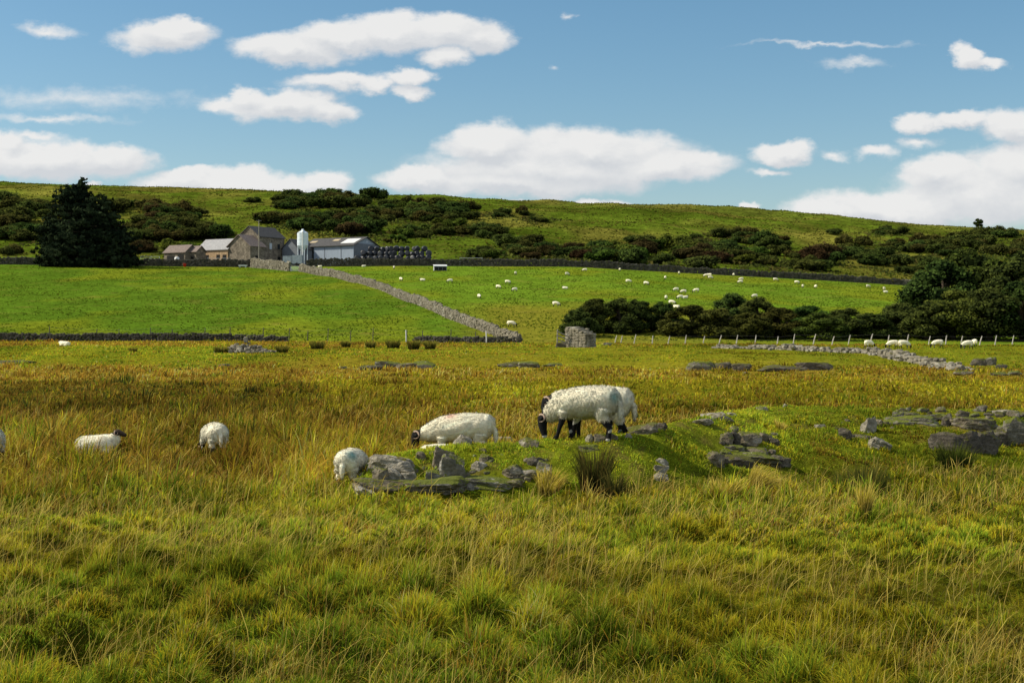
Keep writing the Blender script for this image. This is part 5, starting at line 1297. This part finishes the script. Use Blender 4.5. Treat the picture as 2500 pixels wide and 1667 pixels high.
# ------------------------------------------------------------------ grass
def blades(name, x, y, h, wd, cols, lean, az, seed, segs=3, tipc=None, z=None):
    r_ = np.random.default_rng(seed); n = len(x); z = H(x, y) if z is None else z
    B = np.stack([x, y, z - .01], 1); L = np.stack([np.cos(az), np.sin(az), 0 * az], 1) * lean[:, None]
    ya = r_.uniform(0, math.pi, n); sd = np.stack([np.cos(ya), np.sin(ya) * .6, 0 * ya], 1) * (wd * .5)[:, None]
    T = [0, .38, .74, 1.0] if segs == 3 else [0, .6, 1.0]; Wd = [1, .9, .55, 0] if segs == 3 else [1, .75, 0]; sh = [.2, .58, 1.02, 1.2] if segs == 3 else [.5, .95, 1.1]  # sh darkens blade roots and lifts tips, occlusion painted into the colour
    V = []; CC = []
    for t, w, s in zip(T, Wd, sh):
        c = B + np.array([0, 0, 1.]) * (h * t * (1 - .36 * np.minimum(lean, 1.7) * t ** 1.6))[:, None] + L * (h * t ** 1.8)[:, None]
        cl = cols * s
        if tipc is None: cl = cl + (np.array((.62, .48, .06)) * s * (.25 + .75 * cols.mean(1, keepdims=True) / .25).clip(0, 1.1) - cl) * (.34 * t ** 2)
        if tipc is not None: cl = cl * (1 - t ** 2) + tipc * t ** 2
        if w > 0: V += [c - sd * w, c + sd * w]; CC += [cl, cl]
        else: V.append(c); CC.append(cl)
    k = len(V); V = np.stack(V, 1).reshape(-1, 3); CC = np.stack(CC, 1).reshape(-1, 3)
    i = np.arange(n)[:, None] * k
    pat = [0, 1, 3, 2, 2, 3, 5, 4, 4, 5, 6] if segs == 3 else [0, 1, 3, 2, 2, 3, 4]
    sts = [0, 4, 8] if segs == 3 else [0, 4]
    loops = (i + np.array([pat])).ravel(); st = (np.arange(n)[:, None] * len(pat) + np.array([sts])).ravel()
    return fast_mesh(name, V, loops, st, CC)
def scatter(n, d0, d1, pw, seed, um=.43):
    r_ = np.random.default_rng(seed); q = r_.random(n); e = pw + 1
    if abs(e) < 1e-6: d = d0 * (d1 / d0) ** q
    else: d = (d0 ** e + q * (d1 ** e - d0 ** e)) ** (1 / e)
    return r_.uniform(-1, 1, n) * ((um - .03) * d + 2.0), d, r_
def clear(x, y, grow=0.0):
    ok = np.ones(len(x), bool)
    for (rx, ry, a, b, zt) in ROCKXY:
        ok &= (((x - rx) / (a * .92 + grow)) ** 2 + ((y - ry) / (b * .92 + grow)) ** 2) > 1
    return ok
def pick(x, y, r_, sharp=1.0):
    W = zonew(x, y) ** sharp; W /= W.sum(0); cu = np.cumsum(W, 0)
    g = np.where(y < 38, TG, .42 * (1 + y * .02)); th = hsh(np.floor(x / g), np.floor(y / g), 8); q = np.where(r_.random(len(x)) < .5, (th * .999 + r_.normal(0, .05, len(x))) % 1.0, r_.random(len(x))); k = (q[None, :] > cu).sum(0).clip(0, 6)
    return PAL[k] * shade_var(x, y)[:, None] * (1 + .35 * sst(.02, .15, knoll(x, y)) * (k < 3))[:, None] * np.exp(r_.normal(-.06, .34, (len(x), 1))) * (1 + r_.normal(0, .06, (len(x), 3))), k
SHORT = [(X(1030, 22.3), 21.9, .5), (X(1090, 22), 21.6, .5), (X(236, 23.2), 23.0, .5), (X(520, 23), 22.8, .4)]   # grazed down in front of the sheep
def hmap(x, y):
    """height of the sward"""
    d = y; px = 1250 + x / d * F; kn = knoll(x, y)
    h = .088 + .105 * sst(14.5, 18, d) - .075 * sst(26, 40, d) + .10 * sst(15, 20, d) * sst(1300, 700, px) * (1 - .7 * sst(34, 50, d)) - .07 * sst(74, 80, d) * (1 - sst(116, 126, d))
    h = h * (.45 + 1.15 * sst(.25, .75, fbm(x / 1.3, y / 1.3, 91, 3)))
    h = h * (1 - .70 * sst(.0, .10, kn)) * (1 - .5 * hole(x, y))
    fr = np.interp(x, KX, KF) - y; h = h * (1 - .6 * sst(-2.5, -1.9, x) * sst(2.2, .7, fr) * sst(-.6, 0, fr))
    for (qx, qy, qr) in SHORT: h = h * (1 - .72 * np.exp(-(((x - qx) / qr) ** 2 + ((y - qy) / (qr * 2.2)) ** 2) ** 2))
    back = sst(0.1, .9, y - np.interp(x, KX, KC)) * sst(-2, -1, x)
    return h * (1 - .35 * back * (1 - sst(30, 40, d)))
def tuft(x, y, g):
    """offset from the middle of the tussock a blade grows in"""
    ix = np.floor(x / g); iy = np.floor(y / g); cx = (ix + .2 + .6 * hsh(ix, iy, 5)) * g; cy = (iy + .2 + .6 * hsh(ix, iy, 6)) * g
    return x - cx, y - cy
def grass_layer(name, n, d0, d1, pw, seed, segs, label, g=.42, wk=.00062, sharp=1.0, hscale=1.0, keep=None):
    x, y, r_ = scatter(n, d0, d1, pw, seed)
    px = 1250 + x / y * F
    ok = clear(x, y) & (y < dfence(px) - .3)
    if keep is not None: ok &= keep(x, y)
    x = x[ok]; y = y[ok]; n = len(x)
    c, k = pick(x, y, r_, sharp); gg = TG if segs == 3 else g * (1 + y * .02); ox, oy = tuft(x, y, gg)
    h = hmap(x, y) * r_.uniform(.45, 1.25, n) * hscale * (.7 + .65 * hsh(np.floor(x / gg), np.floor(y / gg), 15)); tall = (k == 3) | (k == 5); h = h * np.where(tall, 1.12, 1.0)
    rr = np.hypot(ox, oy) / gg
    az = np.arctan2(oy, ox) * 1.0 + r_.normal(0, 1, n) * np.where(r_.random(n) < .65, 2.2, .7); lean = np.clip(.35 + .75 * rr + r_.normal(0, .5, n), .05, 2.0)
    # wind towards +x
    lx = lean * np.cos(az) + .13; ly = lean * np.sin(az) * .8; lean = np.hypot(lx, ly); az = np.arctan2(ly, lx)
    h = h * (1.15 - .5 * np.clip(rr * 1.7, 0, 1))
    wd = np.maximum(wk * y, .0032) * r_.uniform(.6, 1.4, n)
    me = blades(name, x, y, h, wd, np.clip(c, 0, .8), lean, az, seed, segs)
    o = mobj(name, me, M['grass']); tag(o, label, 'grass', None, 'stuff'); return o
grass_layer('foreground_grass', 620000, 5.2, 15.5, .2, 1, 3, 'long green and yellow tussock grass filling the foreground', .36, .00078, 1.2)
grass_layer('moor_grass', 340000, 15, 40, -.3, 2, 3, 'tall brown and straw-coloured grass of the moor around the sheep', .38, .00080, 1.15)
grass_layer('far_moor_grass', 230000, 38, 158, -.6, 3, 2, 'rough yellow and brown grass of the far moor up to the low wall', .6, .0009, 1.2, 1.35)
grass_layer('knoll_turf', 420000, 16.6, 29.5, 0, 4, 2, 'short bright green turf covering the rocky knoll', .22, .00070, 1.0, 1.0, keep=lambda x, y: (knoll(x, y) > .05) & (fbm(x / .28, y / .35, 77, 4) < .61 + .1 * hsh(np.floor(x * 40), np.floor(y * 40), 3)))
def tufts(name, n, d0, d1, hh, ww, pal, label, seed):
    x, y, r_ = scatter(n, d0, d1, .2, seed, .46); px = 1250 + x / y * F
    ok = (y > dfence(px) + 1.5) & ((y < 341) | (y > 352)) & ~((y > 340) & (y < 385) & (px > 330) & (px < 1090))
    ok &= r_.random(n) < .25 + .9 * sst(.42, .64, fbm(x / 6, y / 9, seed + 3, 3))
    x = x[ok]; y = y[ok]; n = len(x); c = np.array(pal)[r_.integers(0, len(pal), n)] * r_.uniform(.75, 1.25, (n, 1))
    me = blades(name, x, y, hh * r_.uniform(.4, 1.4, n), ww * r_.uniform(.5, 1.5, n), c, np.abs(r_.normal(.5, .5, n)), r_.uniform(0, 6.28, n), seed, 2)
    tag(mobj(name, me, M['grass']), label, 'grass', None, 'stuff')
tufts('pasture_grass', 90000, 155, 342, .14, .22, [(.10, .19, .01), (.07, .14, .008), (.13, .21, .012), (.11, .185, .012), (.055, .11, .008)], 'short grazed grass with darker tufts on the two pastures', 61)
tufts('hill_grass', 80000, 352, 830, .45, .7, [(.09, .13, .012), (.06, .09, .01), (.14, .14, .022), (.18, .155, .03), (.045, .06, .01)], 'rough grass and tufts on the open hillside', 62)
# long pale seed stems
def stems(name, n, d0, d1, seed, label, keep=None):
    x, y, r_ = scatter(n, d0, d1, -.2, seed); ok = clear(x, y) & (knoll(x, y) < .06)
    cl = fbm(x / 1.2, y / 1.2, 95, 2); ok &= r_.random(len(x)) < sst(.38, .66, cl) + .08
    x = x[ok]; y = y[ok]; n = len(x)
    px = 1250 + x / y * F; left = sst(1400, 600, px) * sst(15, 19, y)
    c = np.where((r_.random(n) < .55 * left + .12)[:, None], ORG * 1.0, STR * 1.15) * r_.uniform(.75, 1.25, (n, 1))
    tip = np.where((r_.random(n) < .35 + .3 * left)[:, None], C(.30, .15, .06), c * 1.1)
    h = r_.uniform(.2, .42, n) * (1 + .2 * left); lean = np.abs(r_.normal(.6, .55, n)); az = r_.normal(.1, 1.0, n)
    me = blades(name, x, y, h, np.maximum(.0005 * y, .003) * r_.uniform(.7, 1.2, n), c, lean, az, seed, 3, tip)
    tag(mobj(name, me, M['grass']), label, 'grass', None, 'stuff')
stems('seed_grass', 44000, 5.3, 36, 8, 'thin straw-coloured flowering stems standing above the grass')

# rush clumps and straw tussocks that stand out
def clump(name, px, py, wpx, hpx, n, cols, label, cat, spread=.45, wid=.006, group=None, dmin=5.0, leanx=0.0):
    x0, y0, z0 = at(px, py, dmin); k = y0 / F; r_ = np.random.default_rng(int(px * 3 + py))
    rad = wpx * k * .5; a = r_.uniform(0, 6.28, n); q = np.sqrt(r_.random(n)) * rad * .5
    x = q * np.cos(a); y = q * np.sin(a); h = hpx * k * r_.uniform(.55, 1.1, n)
    lx = spread * np.cos(a) * r_.uniform(.2, 1.2, n) + leanx * r_.uniform(.5, 1.5, n); ly = spread * np.sin(a) * r_.uniform(.2, 1, n)
    c = np.array(cols)[r_.integers(0, len(cols), n)] * r_.uniform(.7, 1.3, (n, 1))
    z = H(x + x0, y + y0) - z0
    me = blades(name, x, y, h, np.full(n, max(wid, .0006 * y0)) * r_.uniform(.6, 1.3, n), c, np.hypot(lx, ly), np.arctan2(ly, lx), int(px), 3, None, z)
    tag(mobj(name, me, M['grass'], None, (x0, y0, z0)), label, cat, group)
DK = [(.045, .06, .018), (.07, .075, .022), (.11, .075, .025), (.03, .045, .015)]
DK2 = [(.14, .16, .025), (.22, .17, .04), (.11, .13, .025), (.2, .2, .03)]
ST = [tuple(STR), tuple(STR * 1.2), tuple(YEL), tuple(STR * .8)]
clump('rush_clump', 1452, 1204, 130, 126, 520, DK, 'tall dark rush clump in front of the knoll below the ewes', 'rushes', .38)
clump('rush_clump', 1500, 1215, 90, 80, 220, DK, 'shorter dark rush clump at the right foot of the tall one', 'rushes', .45)
clump('straw_tussock', 1850, 1196, 110, 72, 420, ST, 'pale straw tussock bending to the right under the ledge blocks', 'grass tussock', .4, .006, None, 5, .75)
clump('straw_tussock', 1340, 1200, 110, 60, 320, ST, 'pale straw tussock left of the tall dark rushes', 'grass tussock', .6, .006, None, 5, .2)
clump('straw_tussock', 1770, 1215, 130, 62, 320, ST, 'loose pale tussock below the lower dark ledge', 'grass tussock', .6, .006, None, 5, .2)
clump('straw_tussock', 1905, 1050, 50, 26, 160, ST, 'small straw tuft on the knoll right of the grey blocks', 'grass tussock', .5, .006, None, 5, .1)
clump('straw_tussock', 2110, 1260, 60, 95, 160, ST, 'tall thin tuft of straw stems in the foreground right of middle', 'grass tussock', .25, .006, None, 5, .1)
clump('rush_clump', 2100, 1190, 240, 80, 500, [(.06, .1, .018), (.09, .11, .02), (.05, .07, .02), (.13, .11, .03)], 'broad green rush bed below the white-topped boulder', 'rushes', .35)
clump('rush_clump', 2330, 1140, 160, 70, 420, [(.04, .08, .014), (.06, .1, .016), (.03, .05, .012)], 'dark green growth below the rock overhang', 'rushes', .5)
FR = [(775, 852, 60, 18, 'leftmost rush clump at the foot of the left pasture'), (845, 848, 36, 14, 'small rush clump between the leftmost and the middle ones'), (905, 850, 40, 14, 'small rush clump left of the white leaning post'), (960, 850, 56, 18, 'rush clump beside the white leaning post'),
      (1010, 853, 50, 20, 'thick rush clump right of the white leaning post'), (1050, 853, 46, 18, 'rightmost thick rush clump at the foot of the left pasture'), (690, 862, 50, 16, 'brown rush clump right of the cairn'), (540, 862, 60, 14, 'dark rush clump left of the cairn'), (325, 862, 30, 12, 'small brown rush clump on the far moor left of the cairn')]
for p in FR: clump('rush_clump', p[0], p[1], p[2], p[3] * 1.35, 300, DK2, p[4], 'rushes', .55, .035, 'rush clumps on the far moor', 80)

# ------------------------------------------------------------------ light, sky, camera
SUN = Vector((-.76, .02, .65)).normalized()
el = math.asin(SUN.z); rot = math.atan2(SUN.x, SUN.y)
L = bpy.data.lights.new('sun', 'SUN'); L.energy = 5.0; L.angle = R(.55); L.color = (1.0, .92, .74)
lo = bpy.data.objects.new('sun', L); COL.objects.link(lo); lo.rotation_euler = SUN.to_track_quat('Z', 'Y').to_euler(); lo.location = (-50, 20, 60)

W = bpy.data.worlds.new('World'); SC.world = W; W.use_nodes = True; nt = W.node_tree; nt.nodes.clear()
sky = N(nt, 'ShaderNodeTexSky'); sky.sky_type = 'NISHITA'; sky.sun_disc = False; sky.sun_elevation = el; sky.sun_rotation = rot
sky.air_density = 1.0; sky.dust_density = .6; sky.ozone_density = 2.0
tc = N(nt, 'ShaderNodeTexCoord'); sep = N(nt, 'ShaderNodeSeparateXYZ'); nt.links.new(tc.outputs['Generated'], sep.inputs[0])
yy = math_(nt, 'MAXIMUM', sep.outputs[1], .02)
uu = math_(nt, 'DIVIDE', sep.outputs[0], yy); vv = math_(nt, 'DIVIDE', sep.outputs[2], yy)
cb = N(nt, 'ShaderNodeCombineXYZ'); nt.links.new(uu, cb.inputs[0]); nt.links.new(vv, cb.inputs[1])
uv = cb.outputs[0]
def wn(scale, detail, rough, off=(0, 0, 0), sy=1.6):
    mp = N(nt, 'ShaderNodeMapping'); nt.links.new(uv, mp.inputs[0]); mp.inputs['Scale'].default_value = (1, sy, 1); mp.inputs['Location'].default_value = off
    n = N(nt, 'ShaderNodeTexNoise'); nt.links.new(mp.outputs[0], n.inputs['Vector']); n.inputs['Scale'].default_value = scale; n.inputs['Detail'].default_value = detail; n.inputs['Roughness'].default_value = rough
    return n
w1 = wn(16, 5, .6); w2 = wn(60, 5, .6, (3, 1, 0))
def vadd(a, b, sc):
    s = N(nt, 'ShaderNodeVectorMath', operation='SUBTRACT'); nt.links.new(b, s.inputs[0]); s.inputs[1].default_value = (.5, .5, .5)
    m = N(nt, 'ShaderNodeVectorMath', operation='MULTIPLY_ADD'); nt.links.new(s.outputs[0], m.inputs[0]); m.inputs[1].default_value = (sc, sc * .62, 0); nt.links.new(a, m.inputs[2]); return m.outputs[0]
wuv = vadd(vadd(uv, w1.outputs['Color'], .036), w2.outputs['Color'], .017)
BL = [ # px, py, rx, ry, strength
 (115, 73, 95, 24, .42), (405, 92, 145, 54, 1), (440, 72, 85, 38, 1),
 (715, 124, 170, 46, 1), (830, 95, 170, 44, .95), (960, 80, 180, 55, 1), (1090, 76, 130, 52, 1), (1165, 92, 95, 48, .9), (1090, 138, 80, 32, .8),
 (820, 196, 150, 30, .7), (910, 205, 60, 28, .7), (990, 185, 70, 28, .85), (1000, 222, 55, 26, .85),
 (690, 258, 190, 48, 1), (800, 268, 90, 38, .95), (545, 252, 95, 22, .6), (600, 238, 60, 32, .85),
 (110, 385, 280, 58, 1), (270, 388, 130, 52, 1), (80, 330, 110, 18, .45), (10, 345, 60, 40, .8),
 (560, 450, 290, 42, 1), (455, 432, 95, 30, 1), (790, 440, 80, 38, 1),
 (1330, 410, 360, 75, 1), (1190, 348, 140, 52, 1), (1440, 368, 280, 62, 1), (1620, 402, 200, 48, 1), (1040, 432, 130, 40, 1), (1250, 440, 330, 50, 1),
 (1912, 371, 100, 34, 1), (1875, 420, 70, 13, .45),
 (2240, 302, 75, 28, .85), (2340, 302, 95, 28, .85), (2470, 310, 110, 50, .95), (2140, 373, 60, 22, .55), (2240, 352, 65, 20, .45), (2050, 380, 36, 18, .4),
 (2400, 470, 260, 90, 1), (2500, 410, 170, 80, 1), (2180, 505, 260, 55, 1), (2040, 515, 150, 36, 1), (2300, 430, 120, 60, 1), (2620, 380, 200, 120, 1),
 (2365, 142, 50, 38, .95), (2415, 155, 70, 18, .7),
 (2010, 110, 240, 9, .32), (2090, 152, 100, 16, .3), (180, 235, 380, 30, .26), (120, 282, 260, 14, .3), (1400, 50, 26, 12, .3), (1345, 162, 20, 10, .25),
 (1250, 505, 110, 18, .6), (1440, 500, 140, 18, .95), (1818, 513, 34, 14, .9), (910, 478, 50, 14, .6), (1050, 490, 120, 14, .5), (210, 448, 40, 10, .8),
]
def clouds(du, dv, smin):
    acc = None
    for (px, py, rx, ry, st) in BL:
        if st < smin: continue
        m = N(nt, 'ShaderNodeVectorMath', operation='MULTIPLY_ADD'); nt.links.new(wuv, m.inputs[0])
        cx, cy = (px - 1250) / F - du, (HZ - py) / F - dv; ix, iy = F / rx / 1.06, F / ry / 1.06
        m.inputs[1].default_value = (ix, iy, 0); m.inputs[2].default_value = (-cx * ix, -cy * iy, 0)
        ln = N(nt, 'ShaderNodeVectorMath', operation='LENGTH'); nt.links.new(m.outputs[0], ln.inputs[0])
        v = math_(nt, 'MULTIPLY_ADD', ln.outputs['Value'], -st, st)
        acc = v if acc is None else math_(nt, 'SMOOTH_MAX', acc, v, .12)
    return acc
acc = clouds(0, 0, 0); acc2 = clouds(-.004, .0075, .7)
wd_ = wn(42, 6, .62, (7, 2, 0)); fd = math_(nt, 'MULTIPLY_ADD', wd_.outputs['Fac'], .38, -.19)
den = math_(nt, 'ADD', acc, fd)
mr = N(nt, 'ShaderNodeMapRange', interpolation_type='SMOOTHSTEP'); nt.links.new(den, mr.inputs[0]); mr.inputs[1].default_value = .0; mr.inputs[2].default_value = .42
mask = math_(nt, 'MULTIPLY', mr.outputs[0], .97)
wr = N(nt, 'ShaderNodeTexNoise'); nt.links.new(tc.outputs['Generated'], wr.inputs['Vector']); wr.inputs['Scale'].default_value = 2.6; wr.inputs['Detail'].default_value = 6  # unseen clouds added behind and overhead to whiten the ambient light
m2 = N(nt, 'ShaderNodeMapRange', interpolation_type='SMOOTHSTEP'); nt.links.new(wr.outputs['Fac'], m2.inputs[0]); m2.inputs[1].default_value = .45; m2.inputs[2].default_value = .62
f1 = N(nt, 'ShaderNodeMapRange', interpolation_type='SMOOTHSTEP'); nt.links.new(sep.outputs[1], f1.inputs[0]); f1.inputs[1].default_value = .88; f1.inputs[2].default_value = .78; f1.inputs[3].default_value = 0; f1.inputs[4].default_value = 1
f2 = N(nt, 'ShaderNodeMapRange', interpolation_type='SMOOTHSTEP'); nt.links.new(sep.outputs[2], f2.inputs[0]); f2.inputs[1].default_value = .30; f2.inputs[2].default_value = .40
mask = math_(nt, 'MAXIMUM', mask, math_(nt, 'MULTIPLY', m2.outputs[0], math_(nt, 'MAXIMUM', f1.outputs[0], f2.outputs[0])))
# cloud shading: greyer inside and low, brighter towards the sunny upper left edges
ws = wn(30, 6, .62, (.012, -.03, 4)); lit = math_(nt, 'MULTIPLY', math_(nt, 'SUBTRACT', acc, acc2), 1.5)
sh = math_(nt, 'ADD', math_(nt, 'MULTIPLY_ADD', ws.outputs['Fac'], 1.5, -.22), lit, clamp=True)
cc = mixc(nt, 'MIX', (.70, .725, .76), (.92, .915, .905), sh)
hs = N(nt, 'ShaderNodeHueSaturation'); nt.links.new(sky.outputs[0], hs.inputs['Color']); hs.inputs['Saturation'].default_value = 1.2; hs.inputs['Hue'].default_value = .489
b1 = N(nt, 'ShaderNodeBackground'); nt.links.new(hs.outputs[0], b1.inputs[0]); b1.inputs[1].default_value = .114
b2 = N(nt, 'ShaderNodeBackground'); nt.links.new(cc, b2.inputs[0]); b2.inputs[1].default_value = .92
mx = N(nt, 'ShaderNodeMixShader'); nt.links.new(mask, mx.inputs[0]); nt.links.new(b1.outputs[0], mx.inputs[1]); nt.links.new(b2.outputs[0], mx.inputs[2])
wo = N(nt, 'ShaderNodeOutputWorld'); nt.links.new(mx.outputs[0], wo.inputs[0])

cam = bpy.data.cameras.new('camera'); co = bpy.data.objects.new('camera', cam); COL.objects.link(co); SC.camera = co
co.location = (0, 0, EYE); co.rotation_euler = (R(90), 0, 0); cam.sensor_width = 36; cam.lens = F / 2500 * 36; cam.shift_y = -(833.5 - HZ) / 2500
cam.clip_start = .1; cam.clip_end = 20000
SC.view_settings.view_transform = 'Standard'; SC.view_settings.look = 'None'; SC.view_settings.exposure = 0; SC.view_settings.gamma = 1
SC.render.engine = 'CYCLES'
try:
    SC.cycles.max_bounces = 6; SC.cycles.diffuse_bounces = 3; SC.cycles.transmission_bounces = 3; SC.cycles.use_denoising = True
except Exception: pass
